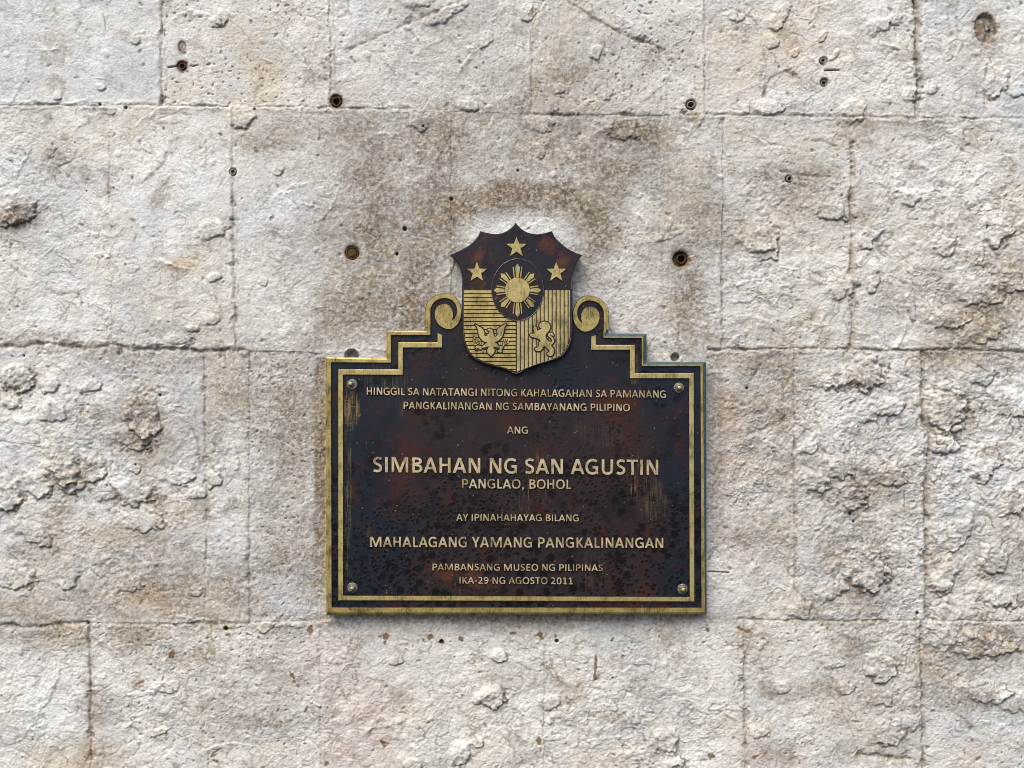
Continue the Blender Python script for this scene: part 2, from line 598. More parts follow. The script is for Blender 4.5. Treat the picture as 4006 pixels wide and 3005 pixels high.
# shallow spalls: stepped edges where thin layers have flaked away
for sc_, sd, hh, lev in ((190, 471, 4.6, 3.2), (105, 477, 3.4, 2.6)):
    tq = (fbm(XW / sc_ + 0.1 * crust, YW / (sc_ * 0.8), sd, 5, 0.55) + 0.12 * perlin(X / 13, Y / 13, sd + 1)) * lev
    fr = tq - np.floor(tq)
    cm = CHIP * np.clip(ROUGH * 1.5 - 0.2, 0.12, 1.3) * sst(perlin(X / 200, Y / 200, sd + 4), -0.15, 0.3)
    H += hh * cm * (np.floor(tq) * 0.35 + sst(fr, 0.84, 1.0))
    DIRT_SHADE = np.maximum(DIRT_SHADE, 0.55 * np.clip(cm, 0, 1) * np.exp(-((fr - 0.82) / 0.07) ** 2) * sst(perlin(X / 80, Y / 80, sd + 6), -0.1, 0.4))
# pits
pit = sst(perlin(XW / 15, YW / 15, 111) + 0.35 * PORE, 0.40, 0.58) * sst(perlin(X / 260, Y / 260, 113) + PORE, -0.1, 0.3)
H -= 6 * pit
DIRT_SHADE += 0.5 * pit
# broad combed arcs right of the plaque
w, d = blob(2990, 1760, 240, 420)
rad = np.hypot(X[w] - 3420, Y[w] - 1980)
H[w] += np.exp(-d * 1.3) * 3.2 * perlin(rad / 16 + WX[w] * 0.12, np.arctan2(Y[w] - 1980, X[w] - 3420) * 9, 115)
w, d = blob(2860, 170, 150, 190)
rad = np.hypot(X[w] - 2860, Y[w] - 190)
H[w] += np.exp(-d) * 1.8 * perlin(rad / 13, rad / 300, 117)
w, d = blob(3130, 760, 250, 150)
rad = np.hypot(X[w] - 3080, Y[w] - 900)
H[w] += np.exp(-d) * 2.4 * perlin(rad / 12 + WX[w] * 0.1, np.arctan2(Y[w] - 900, X[w] - 3080) * 6, 119)


def line(pts, wdt, depth, dirt=0.6, jit=1.0, lip=0.0, gap=0.0, dwid=2.0):
    for (x0, y0), (x1, y1) in zip(pts, pts[1:]):
        R = 60 + wdt * 4
        w = win(min(x0, x1) - R, max(x0, x1) + R, min(y0, y1) - R, max(y0, y1) + R)
        x, y = X[w] + WX[w] * jit, Y[w] + WY[w] * jit
        L2 = (x1 - x0) ** 2 + (y1 - y0) ** 2
        t = np.clip(((x - x0) * (x1 - x0) + (y - y0) * (y1 - y0)) / L2, 0, 1)
        d = np.hypot(x - x0 - t * (x1 - x0), y - y0 - t * (y1 - y0)) / np.clip(0.95 + 0.9 * perlin(X[w] / 55, Y[w] / 55, 211), 0.5, 1.7)
        mod = 0.75 + 0.9 * perlin(X[w] / 45, Y[w] / 45, 201)
        if gap:
            mod = mod * sst(perlin(X[w] / 90, Y[w] / 90, 207), -0.35 + gap * 0.3, 0.1 + gap * 0.3)
        if depth >= 12:
            mod = np.maximum(mod, 0.85)
        mod = np.clip(mod * (0.8 + 0.5 * perlin(X[w] / 17, Y[w] / 17, 209) + 0.7 * perlin(X[w] / 60, Y[w] / 60, 215)), 0, 1.3)
        g = np.exp(-(d / wdt) ** 2) * mod
        ACC[w] = np.maximum(ACC[w], g * depth * 0.9)
        dd = np.exp(-(d / (wdt * dwid)) ** 2) * np.clip(mod + 0.35 * perlin(X[w] / 30, Y[w] / 30, 203), 0, 1.2)
        DAC[w] = np.maximum(DAC[w], dd * dirt)
        if lip:
            LAC[w] = np.maximum(LAC[w], np.exp(-((d - wdt * 2.6) / (wdt * 1.3)) ** 2) * lip * (0.5 + perlin(X[w] / 35, Y[w] / 35, 205)))


ACC, DAC, LAC = np.zeros_like(X), np.zeros_like(X), np.zeros_like(X)


def jline(J, x0, x1, **kw):
    sel = (ax >= x0) & (ax <= x1)
    xs, ys = ax[sel][::18], J[sel][::18]
    line(list(zip(xs, ys)), **kw)


# bed joints
jline(TOPJ, -1300, 1620, wdt=4.5, depth=9, dirt=0.45, lip=4, gap=0.3)
jline(TOPJ, 1240, 1620, wdt=5, depth=9, dirt=0.6, lip=3)
jline(TOPJ, 1780, 1880, wdt=4, depth=7, dirt=0.5)
jline(TOPJ, 2040, 2250, wdt=6, depth=10, dirt=0.7)
jline(TOPJ, 2390, 2560, wdt=6, depth=9, dirt=0.55)
jline(TOPJ, 2670, 5300, wdt=5, depth=9, dirt=0.5, lip=4, gap=0.1)
jline(TOPJ, 3200, 3560, wdt=7, depth=9, dirt=0.6)
jline(MIDJ, -1300, 960, wdt=8, depth=14, dirt=0.75, lip=3)
jline(MIDJ, 940, 1240, wdt=4, depth=6, dirt=0.3, gap=0.4)
jline(MIDJ, 2770, 5300, wdt=5, depth=11, dirt=0.65, lip=3)
jline(BOTJ, -1300, 345, wdt=7, depth=13, dirt=0.7)
jline(BOTJ, 345, 1250, wdt=4.5, depth=8, dirt=0.5, lip=4, gap=0.2)
jline(BOTJ, 700, 880, wdt=9, depth=10, dirt=0.8)
jline(BOTJ, 2890, 5300, wdt=4.5, depth=10, dirt=0.6)
line([(1250, 2436), (1900, 2432), (2890, 2424)], 4, 3, 0.25, gap=0.5)
# upright joints
for pts, kw in (([(640, -260), (633, 40), (626, 200), (631, 300), (632, 410)], dict(wdt=5.5, depth=10, dirt=0.55, lip=5)),
                ([(1299, -200), (1290, 60), (1296, 200), (1293, 390)], dict(wdt=4, depth=7, dirt=0.35, lip=6)),
                ([(2080, -200), (2086, 60), (2091, 130), (2080, 300), (2082, 430)], dict(wdt=4.5, depth=8, dirt=0.5)),
                ([(2756, -200), (2757, 200), (2760, 445)], dict(wdt=4, depth=4, dirt=0.15, lip=5)),
                ([(3572, -260), (3576, 0), (3588, 60), (3582, 190), (3598, 310), (3586, 380), (3588, 462)], dict(wdt=7.5, depth=22, dirt=0.9, jit=0.5)),
                ([(3858, 260), (3852, 330), (3862, 466)], dict(wdt=5, depth=7, dirt=0.4)),
                ([(428, 412), (431, 600), (425, 720), (433, 900), (436, 1350)], dict(wdt=4.5, depth=8, dirt=0.5, gap=0.1)),
                ([(912, 420), (911, 600), (913, 900), (918, 1110), (922, 1360)], dict(wdt=4.5, depth=9, dirt=0.5, lip=3)),
                ([(1762, 447), (1766, 600), (1763, 800), (1762, 1010)], dict(wdt=4, depth=6, dirt=0.5, gap=0.1)),
                ([(2616, 460), (2620, 700), (2619, 1000), (2622, 1300)], dict(wdt=4, depth=6, dirt=0.4, gap=0.2)),
                ([(3330, 560), (3338, 640), (3331, 760), (3335, 900), (3332, 1040), (3342, 1120), (3337, 1220), (3335, 1362)], dict(wdt=6.5, depth=17, dirt=0.9, jit=0.6)),
                ([(2831, 810), (2826, 900), (2822, 1100), (2823, 1370)], dict(wdt=4, depth=10, dirt=0.6, jit=0.5)),
                ([(799, 1385), (802, 1600), (806, 1800), (809, 2030), (805, 2240), (803, 2430)], dict(wdt=4.5, depth=10, dirt=0.55, jit=0.5)),
                ([(966, 1378), (968, 1560), (970, 1760)], dict(wdt=4, depth=5, dirt=0.4, gap=0.3)),
                ([(965, 1880), (976, 2050), (974, 2200), (982, 2430)], dict(wdt=9, depth=9, dirt=0.4, gap=0.1)),
                ([(3108, 1372), (3109, 1600), (3110, 1800), (3112, 2030), (3115, 2200), (3112, 2310), (3150, 2345), (3182, 2390)], dict(wdt=5, depth=9, dirt=0.6, jit=0.5)),
                ([(3606, 1374), (3610, 1500), (3611, 1640), (3640, 1690), (3634, 1780), (3626, 1900), (3628, 2100), (3626, 2420)], dict(wdt=7, depth=16, dirt=0.75, jit=0.5)),
                ([(350, 2440), (352, 2560), (357, 2700), (353, 2790), (358, 2870), (354, 3020), (352, 3300)], dict(wdt=6, depth=13, dirt=0.65, jit=0.5)),
                ([(1256, 2440), (1252, 2600), (1250, 2760), (1256, 2900), (1258, 3300)], dict(wdt=4, depth=6, dirt=0.35, gap=0.1)),
                ([(2126, 2700), (2124, 2850), (2128, 3300)], dict(wdt=4, depth=5, dirt=0.25, gap=0.3)),
                ([(2913, 2430), (2914, 2600), (2916, 2780), (2918, 3020), (2920, 3300)], dict(wdt=4.5, depth=12, dirt=0.7, jit=0.5)),
                ([(3604, 2432), (3606, 2600), (3610, 2740), (3612, 2860), (3616, 3010), (3618, 3300)], dict(wdt=6, depth=14, dirt=0.75, jit=0.5)),
                # arch scar above the plaque and plaster strokes
                ([(1371, 193), (1440, 160), (1565, 103), (1697, 48), (1818, 0), (1900, -40)], dict(wdt=6, depth=9, dirt=0.55)),
                ([(2180, -20), (2356, 97), (2483, 151), (2561, 175), (2634, 242)], dict(wdt=7, depth=10, dirt=0.65)),
                ([(2990, 375), (3008, 315), (3080, 275), (3132, 320)], dict(wdt=7, depth=10, dirt=0.6)),
                ([(2780, 90), (2810, 45), (2870, 36), (2940, 70), (2968, 118)], dict(wdt=6, depth=6, dirt=0.4)),
                ([(3150, 555), (3210, 550), (3270, 572)], dict(wdt=6, depth=7, dirt=0.6)),
                ([(3050, 672), (3150, 690), (3250, 690)], dict(wdt=6, depth=7, dirt=0.5)),
                ([(3110, 720), (3150, 735), (3185, 755), (3260, 748)], dict(wdt=5, depth=6, dirt=0.6)),
                ([(3400, 720), (3450, 728), (3490, 760)], dict(wdt=5, depth=6, dirt=0.5)),
                ([(0, 1726), (80, 1738), (160, 1752)], dict(wdt=4, depth=5, dirt=0.45)),
                ([(300, 1590), (340, 1582), (390, 1592)], dict(wdt=4, depth=5, dirt=0.6)),
                ([(2680, 1480), (2695, 1482)], dict(wdt=3, depth=2, dirt=0.3)),
                ([(3400, 1410), (3470, 1440), (3555, 1480)], dict(wdt=6, depth=9, dirt=0.6)),
                ([(3660, 1525), (3720, 1535), (3790, 1610), (3780, 1690)], dict(wdt=6, depth=12, dirt=0.85)),
                ([(2920, 1520), (2975, 1430), (3040, 1390)], dict(wdt=7, depth=8, dirt=0.55)),
                ([(2930, 1700), (3000, 1680), (3090, 1620), (3130, 1595), (3200, 1565)], dict(wdt=7, depth=7, dirt=0.45)),
                ([(2975, 1690), (3050, 1650), (3110, 1620)], dict(wdt=10, depth=8, dirt=0.5)),
                ([(3240, 2460), (3250, 2490), (3256, 2515)], dict(wdt=5, depth=9, dirt=0.85)),
                ([(3360, 2960), (3440, 2955), (3560, 2972)], dict(wdt=8, depth=12, dirt=0.8)),
                ([(3700, 2775), (3760, 2810), (3805, 2858)], dict(wdt=7, depth=7, dirt=0.5)),
                ([(3490, 2880), (3600, 2940), (3660, 2975)], dict(wdt=6, depth=6, dirt=0.35)),
                ([(560, 600), (690, 585), (745, 448)], dict(wdt=3, depth=0, dirt=0.0)),
                ([(630, 450), (690, 446), (742, 448)], dict(wdt=5, depth=6, dirt=0.5)),
                ([(620, 490), (710, 483)], dict(wdt=5, depth=4, dirt=0.4)),
                ([(230, 655), (290, 625), (305, 590)], dict(wdt=5, depth=7, dirt=0.55)),
                ([(543, 556), (560, 585), (598, 606)], dict(wdt=4, depth=6, dirt=0.45)),
                ([(1795, 2770), (1850, 2830), (1840, 2880)], dict(wdt=5, depth=7, dirt=0.4)),
                ([(300, 265), (300, 265.1)], dict(wdt=3, depth=0, dirt=0.0))):
    line(pts, **kw)
H -= ACC
H += LAC
DIRT_SHADE = np.maximum(DIRT_SHADE, DAC)
# a wider chipped edge along some joints
BLK += 0.75 * sst(ACC, 13.5, 20)

# chipped arrises beside the joints
rj = random.Random(77)
jx = np.argwhere(ACC > 5.5)
for q in rj.sample(range(len(jx)), 300):
    j, i = jx[q]
    x, y = float(ax[i]) + rj.gauss(0, 10), float(ay[j]) + rj.gauss(0, 10)
    rr_ = rj.uniform(5, 17)
    w, d = blob(x, y, rr_ * rj.uniform(0.8, 2.0), rr_, rj.uniform(0, 3))
    dd = np.sqrt(d) + 0.7 * perlin(X[w] / 12, Y[w] / 12, 213)
    f = 1 - sst(dd, 0.7, 1.15)
    H[w] -= rj.uniform(2, 7) * f
    DIRT_SHADE[w] = np.maximum(DIRT_SHADE[w], f * rj.uniform(0.1, 0.6))

# --- lumps that stand out of the face, with a crisp rim below them and soil caught on it
LUMPS = [(70, 815, 70, 60, .3, 16), (20, 850, 60, 40, .2, 14), (395, 340, 20, 14, 0, 7), (225, 375, 17, 15, 0, 7), (530, 155, 26, 16, .2, 8),
         (860, 70, 30, 26, .4, 9), (940, 455, 48, 46, 0, 11), (1085, 670, 24, 22, 0, 7), (830, 900, 60, 34, -.2, 10), (840, 85, 26, 22, .3, 8),
         (200, 590, 20, 28, .7, 5), (420, 430, 34, 20, 0, 6),
         (70, 1480, 66, 52, .3, 17), (190, 1500, 40, 40, .1, 8), (40, 1570, 44, 30, 0, 8), (355, 1510, 38, 26, 0, 9), (205, 1610, 60, 40, .3, 9),
         (245, 1790, 62, 110, -.25, 15), (350, 1830, 70, 55, .4, 14), (255, 1880, 80, 40, .5, 14), (140, 1890, 70, 50, .5, 12), (30, 1930, 60, 70, 0, 14),
         (560, 1620, 62, 110, -.2, 17), (530, 1710, 70, 50, .3, 15), (470, 1920, 130, 50, .15, 11), (700, 1870, 60, 30, 0, 9), (760, 1930, 40, 24, 0, 8),
         (520, 1830, 30, 22, 0, 8), (835, 1870, 26, 40, .2, 9), (840, 1085, 26, 18, -.1, 10), (755, 1285, 28, 18, 0, 11), (1035, 1100, 20, 18, 0, 6),
         (820, 1250, 44, 22, 0, 7), (680, 1330, 40, 24, 0, 7), (540, 2030, 90, 50, .3, 10), (120, 2080, 90, 36, .5, 12), (270, 2240, 40, 60, .2, 10),
         (60, 2250, 80, 50, .2, 10), (500, 2280, 60, 40, 0, 8), (760, 2310, 34, 26, 0, 8), (1040, 2450, 40, 22, -.6, 9), (630, 2860, 40, 16, -.3, 8),
         (640, 2690, 60, 26, -.2, 6), (1915, 2725, 58, 42, .1, 20), (1950, 2565, 34, 26, 0, 14), (1545, 2585, 30, 20, 0, 9), (1870, 2905, 26, 18, .2, 12),
         (1800, 2950, 36, 44, .3, 12), (1610, 2990, 50, 30, .2, 10), (2560, 2970, 110, 60, .3, 14), (2600, 2900, 60, 50, 0, 10), (2150, 2750, 40, 30, 0, 8),
         (2130, 2570, 60, 20, 1.1, 6), (2970, 2865, 40, 22, 0, 8), (3450, 2610, 62, 56, .2, 17), (3440, 2730, 60, 30, .2, 9), (3300, 2690, 40, 26, 0, 8),
         (3060, 2690, 30, 22, .2, 8), (3470, 2860, 60, 60, .2, 14), (3270, 2600, 34, 18, 0, 6),
         (3390, 1460, 66, 70, .2, 19), (3280, 1480, 56, 42, .1, 13), (3210, 1490, 60, 30, .3, 10), (3460, 1590, 76, 34, 0, 13), (3400, 1620, 40, 30, .2, 9),
         (3705, 1600, 76, 88, .1, 20), (3690, 1735, 60, 40, .1, 17), (3160, 1750, 36, 26, -.3, 11), (3380, 2220, 78, 110, -.75, 21), (3250, 2310, 70, 34, -.4, 12),
         (3130, 2385, 46, 36, .3, 13), (3280, 1830, 60, 44, .4, 13), (3460, 1850, 80, 50, .2, 13), (3340, 1930, 60, 60, .7, 16), (3180, 1880, 60, 40, .2, 11),
         (3560, 1170, 90, 16, 1.4, 10), (2960, 940, 80, 46, .2, 13), (2990, 985, 60, 30, .3, 10), (3240, 820, 70, 44, .3, 12), (3400, 920, 36, 60, .6, 11),
         (3560, 780, 36, 30, .4, 10), (3700, 960, 40, 40, .5, 10), (3900, 900, 60, 60, .2, 14), (3960, 1090, 60, 50, .2, 15), (3340, 436, 48, 52, 0, 9),
         (2915, 425, 20, 20, 0, 6), (3050, 60, 30, 70, .5, 11), (3020, 165, 26, 26, 0, 8), (3220, 140, 12, 26, .6, 8), (3265, 215, 10, 34, .8, 8),
         (3110, 205, 20, 16, 0, 7), (2870, 60, 40, 26, .4, 8), (3440, 100, 80, 26, -.3, 10), (3560, 370, 40, 30, .2, 9), (3890, 320, 50, 60, .2, 11),
         (3970, 350, 50, 30, .2, 10), (3640, 345, 30, 24, .2, 8), (2115, 590, 15, 30, 0, 7), (2370, 365, 30, 22, .2, 6), (1830, 410, 40, 26, .2, 9),
         (1740, 55, 90, 26, -.5, 11), (1630, 10, 60, 20, 0, 9), (2060, 45, 40, 40, 0, 8), (2330, 205, 24, 30, 0, 9), (2180, 350, 24, 22, .2, 7), (1900, 150, 22, 40, .1, 7),
         (3290, 1120, 60, 50, .2, 10), (3420, 1080, 20, 70, .1, 11), (3800, 1130, 120, 60, .3, 13), (3700, 1240, 90, 40, .2, 12), (3830, 1300, 90, 40, -.1, 12),
         (3830, 1450, 70, 60, .3, 10), (3960, 1580, 70, 50, .2, 11), (3850, 1800, 60, 80, .3, 12), (3960, 1960, 60, 60, .1, 14), (3750, 2090, 40, 80, .4, 15),
         (3880, 2190, 60, 60, .3, 16), (3700, 2250, 40, 90, .5, 14), (3900, 2330, 90, 40, .3, 14), (3800, 2520, 160, 50, .1, 16), (3830, 2700, 120, 40, .2, 13),
         (3960, 2740, 90, 40, .1, 11), (3560, 2830, 40, 30, .2, 8), (2110, 480, 60, 36, .2, 7), (2420, 500, 90, 40, .3, 9), (1640, 480, 50, 30, .2, 8), (3000, 420, 60, 30, .2, 9)]
for (x, y, rx, ry, rot, h) in LUMPS:
    w, _ = blob(x, y, rx, ry, rot)
    c, s = math.cos(rot), math.sin(rot)
    nz = perlin(X[w] / 34 + x, Y[w] / 34, 301) * 0.55 + perlin(X[w] / 14, Y[w] / 14, 303) * 0.25
    dx, dy = X[w] - x + WX[w], Y[w] - y + WY[w]
    d = np.sqrt(((dx * c + dy * s) / rx) ** 2 + ((-dx * s + dy * c) / ry) ** 2) + nz
    # lower right edge steep, upper left edge easing into the face
    lean = (dx * 0.55 + dy * 0.83) / math.hypot(rx, ry)
    soft = np.clip(0.42 - 0.5 * lean, 0.10, 0.75)
    f = 1 - np.clip((d - (1 - soft)) / (soft * 1.6), 0, 1)
    f = f * f * (3 - 2 * f)
    inner = 0.62 + 0.55 * fbm(X[w] / 30, Y[w] / 30, 305, 3, 0.6)
    k = np.clip(sst(h, 5, 16), 0, 1) if not np.isscalar(h) else max(0.0, min(1.0, (h - 5) / 11))
    H[w] += h * f * (inner * 0.6 + 0.5)
    full = 0.75 if h >= 17 else 0.15
    rim = np.exp(-((d - 1.05) / 0.12) ** 2) * np.clip(lean * 1.6 + full, 0, 1)
    DIRT_SHADE[w] = np.maximum(DIRT_SHADE[w], rim * (0.45 + 0.8 * k))
    H[w] -= rim * h * 0.35
    if h >= 15:
        gr = np.clip(1.05 - d, 0, 1) ** 0.5
        H[w] += gr * 3.2 * fbm(X[w] / 17 + 9 * math.cos(rot), Y[w] / (44 if (x, y) == (3705, 1600) else 17), 307, 3, 0.7)
        DIRT_SHADE[w] = np.maximum(DIRT_SHADE[w], 0.30 * np.clip(gr * (0.8 + 1.1 * perlin(X[w] / 23, Y[w] / 23, 309)), 0, 1))

# --- scattered pebbles, flakes and scratches
rng = random.Random(21)
for _ in range(900):
    x, y = rng.uniform(-300, PW + 300), rng.uniform(-300, PH + 300)
    r = rng.choice([4, 5, 5, 6, 6, 7, 8, 9, 12])
    h = r * rng.uniform(0.2, 0.5)
    w, d = blob(x, y, r * rng.uniform(0.8, 1.5), r, rng.uniform(0, 3))
    H[w] += h * np.exp(-d ** 2)
for _ in range(900):
    x, y = rng.uniform(-300, PW + 300), rng.uniform(-300, PH + 300)
    r = rng.uniform(3.5, 7)
    w, d = blob(x, y, r * rng.uniform(0.8, 2.0), r, rng.uniform(0, 3))
    g = np.exp(-d ** 2)
    H[w] -= 5 * g
    DIRT_SHADE[w] = np.maximum(DIRT_SHADE[w], g * rng.uniform(0.2, 0.8))
for _ in range(700):
    x, y = rng.uniform(-300, PW + 300), rng.uniform(-300, PH + 300)
    R = rng.uniform(25, 130) if rng.random() < 0.4 else rng.uniform(150, 900)
    a0 = rng.gauss(-0.9, 0.7)
    span = rng.uniform(0.2, 0.8) if R < 140 else rng.uniform(10, 50) / R
    wd = rng.uniform(2.2, 4.2)
    up = rng.choice([1, 1, -1])
    cx, cy = x - R * math.cos(a0), y - R * math.sin(a0)
    w = win(x - 75, x + 75, y - 75, y + 75)
    dx, dy = X[w] - cx + WX[w] * 0.6, Y[w] - cy + WY[w] * 0.6
    rad = np.hypot(dx, dy)
    da = np.arctan2(dy, dx) - a0
    da = (da + np.pi) % (2 * np.pi) - np.pi
    m = np.clip(1 - (da * R / min(span * R, 55)) ** 2, 0, 1)
    t = (rad - R) / wd
    amp = rng.uniform(0.8, 3.6)
    H[w] += up * amp * m * np.exp(-t * t)
    if rng.random() < 0.55:
        H[w] -= amp * 0.5 * m * np.exp(-((t - 2.0) / 1.2) ** 2)
        DIRT_SHADE[w] = np.maximum(DIRT_SHADE[w], m * np.exp(-((t - 1.7) / 1.1) ** 2) * rng.uniform(0.1, 0.6))

# broad trowelled smears: long low ridges, steep on one side
rs_ = random.Random(91)
for _ in range(330):
    x, y = rs_.uniform(-300, PW + 300), rs_.uniform(-300, PH + 300)
    R = rs_.uniform(90, 420)
    a0 = rs_.gauss(-0.8, 0.9)
    L = rs_.uniform(40, 150)
    wd = rs_.uniform(7, 18)
    cx, cy = x - R * math.cos(a0), y - R * math.sin(a0)
    w = win(x - L - 20, x + L + 20, y - L - 20, y + L + 20)
    dx, dy = X[w] - cx + WX[w] * 0.8, Y[w] - cy + WY[w] * 0.8
    da = (np.arctan2(dy, dx) - a0 + np.pi) % (2 * np.pi) - np.pi
    m = np.clip(1 - (da * R / L) ** 2, 0, 1)
    t = (np.hypot(dx, dy) - R) / wd + 0.5 * perlin(X[w] / 30, Y[w] / 30, 371)
    amp = rs_.uniform(2.5, 7)
    prof = np.where(t < 0, np.exp(-(t / 1.6) ** 2), np.exp(-(t / 0.35) ** 2))
    H[w] += amp * m * prof * (0.8 + 0.8 * perlin(X[w] / 16, Y[w] / 16, 373))
    if rs_.random() < 0.5:
        DIRT_SHADE[w] = np.maximum(DIRT_SHADE[w], m * np.exp(-((t - 0.6) / 0.3) ** 2) * rs_.uniform(0.15, 0.6))

# --- soil and weather stains with their own outlines; shade painted in left of the plaque
SN = fbm(XW / 120, YW / 120, 401, 5, 0.6)
SF = fbm(XW / 26, YW / 26, 405, 3, 0.65)
SG = fbm(X / 9, Y / 9, 407, 2, 0.6)


def stain_shade(arr, x, y, rx, ry, k, rot=0.0, edge=0.9, cut=0.0, fine=0.5):
    w, d = blob(x, y, rx, ry, rot)
    m = np.exp(-d * edge)
    m = m * np.clip(0.72 + SN[w] * 0.75 + SF[w] * fine * 0.4 + SG[w] * 0.55 - cut, 0, 1.3) * 1.2
    soft = np.exp(-d * 1.1) * np.clip(0.62 + SN[w] * 0.7, 0.1, 1)
    arr[w] = np.maximum(arr[w], np.clip(np.maximum(m * k * 0.72, soft * k * 0.62) + 0.25 * k * soft, 0, 1))


for a in ((2080, 770, 330, 90, .85), (1650, 830, 130, 120, .75), (2330, 880, 120, 120, .65), (1480, 900, 140, 150, .5), (2480, 520, 160, 60, .75),
          (2400, 660, 140, 50, .6), (1500, 640, 170, 120, .4), (1850, 500, 200, 80, .5), (2090, 620, 330, 150, .45), (1330, 480, 180, 70, .45),
          (1255, 1800, 26, 440, 1.0), (1240, 1560, 30, 130, .8), (1250, 2120, 40, 220, .8), (2020, 2416, 760, 20, .95), (1330, 2420, 130, 30, .9),  # tall narrow ones: dirt plus painted shade beside the plaque
          (2800, 1800, 42, 400, .6), (2800, 1480, 40, 80, .55), (1290, 1240, 70, 130, .6), (1400, 1230, 110, 90, .6), (1600, 1230, 80, 110, .7),
          (1480, 1050, 120, 160, .55), (1600, 1080, 90, 140, .5), (2350, 1150, 110, 160, .35), (2690, 1180, 70, 150, .8), (2680, 1060, 50, 60, .45),
          (1120, 1700, 130, 260, .42), (1130, 2150, 130, 260, .5), (880, 1520, 90, 100, .4), (660, 1290, 200, 60, .35), (90, 1330, 180, 30, .6),
          (560, 1620, 70, 110, .85), (540, 1725, 110, 50, .6), (640, 1430, 100, 60, .5), (770, 1420, 70, 50, .5), (70, 1500, 90, 40, .65),
          (330, 1855, 90, 40, .6), (230, 1880, 50, 60, .6), (60, 850, 90, 50, .8), (190, 155, 70, 28, .6), (180, 530, 110, 90, .22), (390, 440, 70, 40, .5),
          (560, 2210, 260, 120, .5), (660, 2280, 150, 60, .6), (170, 2180, 160, 120, .35), (60, 2440, 120, 90, .5), (780, 2420, 120, 60, .6),
          (300, 2340, 90, 60, .45), (520, 2500, 150, 60, .5), (720, 2580, 160, 60, .35), (380, 2960, 80, 70, .5), (970, 2830, 170, 90, .25),
          (1000, 2290, 100, 80, .4), (900, 2300, 70, 90, .5), (1690, 3000, 160, 40, .3), (2000, 2680, 260, 60, .3), (2550, 2700, 160, 200, .25),
          (3070, 720, 180, 90, .45), (3160, 690, 130, 40, .6), (2930, 940, 150, 60, .55), (2850, 1030, 60, 100, .5), (2720, 480, 60, 60, .6),
          (2740, 860, 60, 120, .5), (2800, 830, 60, 60, .6), (3350, 480, 120, 30, .6), (3560, 480, 120, 30, .55), (3700, 440, 260, 50, .3),
          (3860, 110, 60, 80, .6), (3830, 300, 70, 110, .35), (3380, 860, 60, 40, .6), (3640, 1150, 260, 110, .35), (3860, 1200, 200, 130, .55),
          (3960, 1060, 80, 60, .6), (3480, 1180, 90, 120, .35), (3830, 1390, 220, 50, .5), (3390, 1480, 80, 60, .6), (3240, 1460, 90, 30, .4),
          (3700, 1600, 80, 100, .45), (3000, 1560, 160, 200, .35), (3020, 1660, 130, 40, .55), (2960, 1430, 110, 50, .5), (3260, 1830, 120, 60, .4),
          (3420, 1870, 180, 50, .4), (3360, 1930, 60, 80, .5), (3300, 2120, 140, 50, .45), (3390, 2320, 60, 70, .75), (3150, 2380, 70, 50, .6),
          (3420, 2260, 90, 110, .4), (2960, 2100, 160, 90, .35), (3880, 2140, 200, 200, .35), (3850, 2500, 230, 70, .6), (3790, 2740, 160, 60, .6),
          (3960, 2760, 100, 40, .6), (3450, 2600, 70, 60, .6), (3460, 2740, 120, 50, .4), (3340, 2540, 60, 70, .45), (3000, 2540, 160, 120, .25),
          (3430, 2950, 130, 40, .45), (3520, 2900, 60, 70, .35), (1000, 560, 90, 70, .35), (1100, 480, 120, 70, .3), (1960, 60, 260, 70, .3),
          (2560, 210, 140, 60, .45), (1700, 90, 160, 60, .35), (2250, 330, 200, 120, .25), (2440, 2520, 30, 20, .3)):
    stain_shade(DIRT_SHADE, *a)
# broad weathering washes round the plaque and down the rough blocks
SB = fbm(XW / 260, YW / 260, 461, 5, 0.62)
for (x, y, rx, ry, k) in ((2020, 800, 520, 330, .50), (1500, 1050, 300, 330, .50), (2480, 640, 260, 230, .40), (1640, 560, 330, 170, .34), (2640, 1150, 150, 260, .40), (1120, 1800, 190, 560, .36),
                          (560, 1680, 230, 220, .34), (560, 2260, 420, 170, .36), (300, 2450, 420, 90, .3), (90, 880, 190, 110, .34), (2980, 1620, 170, 380, .36), (3330, 1920, 240, 260, .30),
                          (3830, 1230, 260, 200, .40), (3830, 2560, 250, 130, .36), (3400, 2280, 190, 140, .30), (3140, 780, 230, 140, .30), (3480, 2680, 300, 260, .26), (2100, 230, 460, 190, .26),
                          (1000, 1560, 240, 150, .3), (1000, 2720, 330, 220, .22), (2030, 2440, 800, 40, .36), (3300, 480, 420, 50, .28), (400, 1400, 500, 60, .3), (3500, 1400, 600, 60, .26), (1290, 620, 260, 160, .3)):
    w, d = blob(x, y, rx, ry)
    DIRT_SHADE[w] += k * np.exp(-d * 0.9) * np.clip(0.72 + 0.95 * SB[w] + 0.22 * SF[w] + 0.4 * SG[w], 0, 1.5)
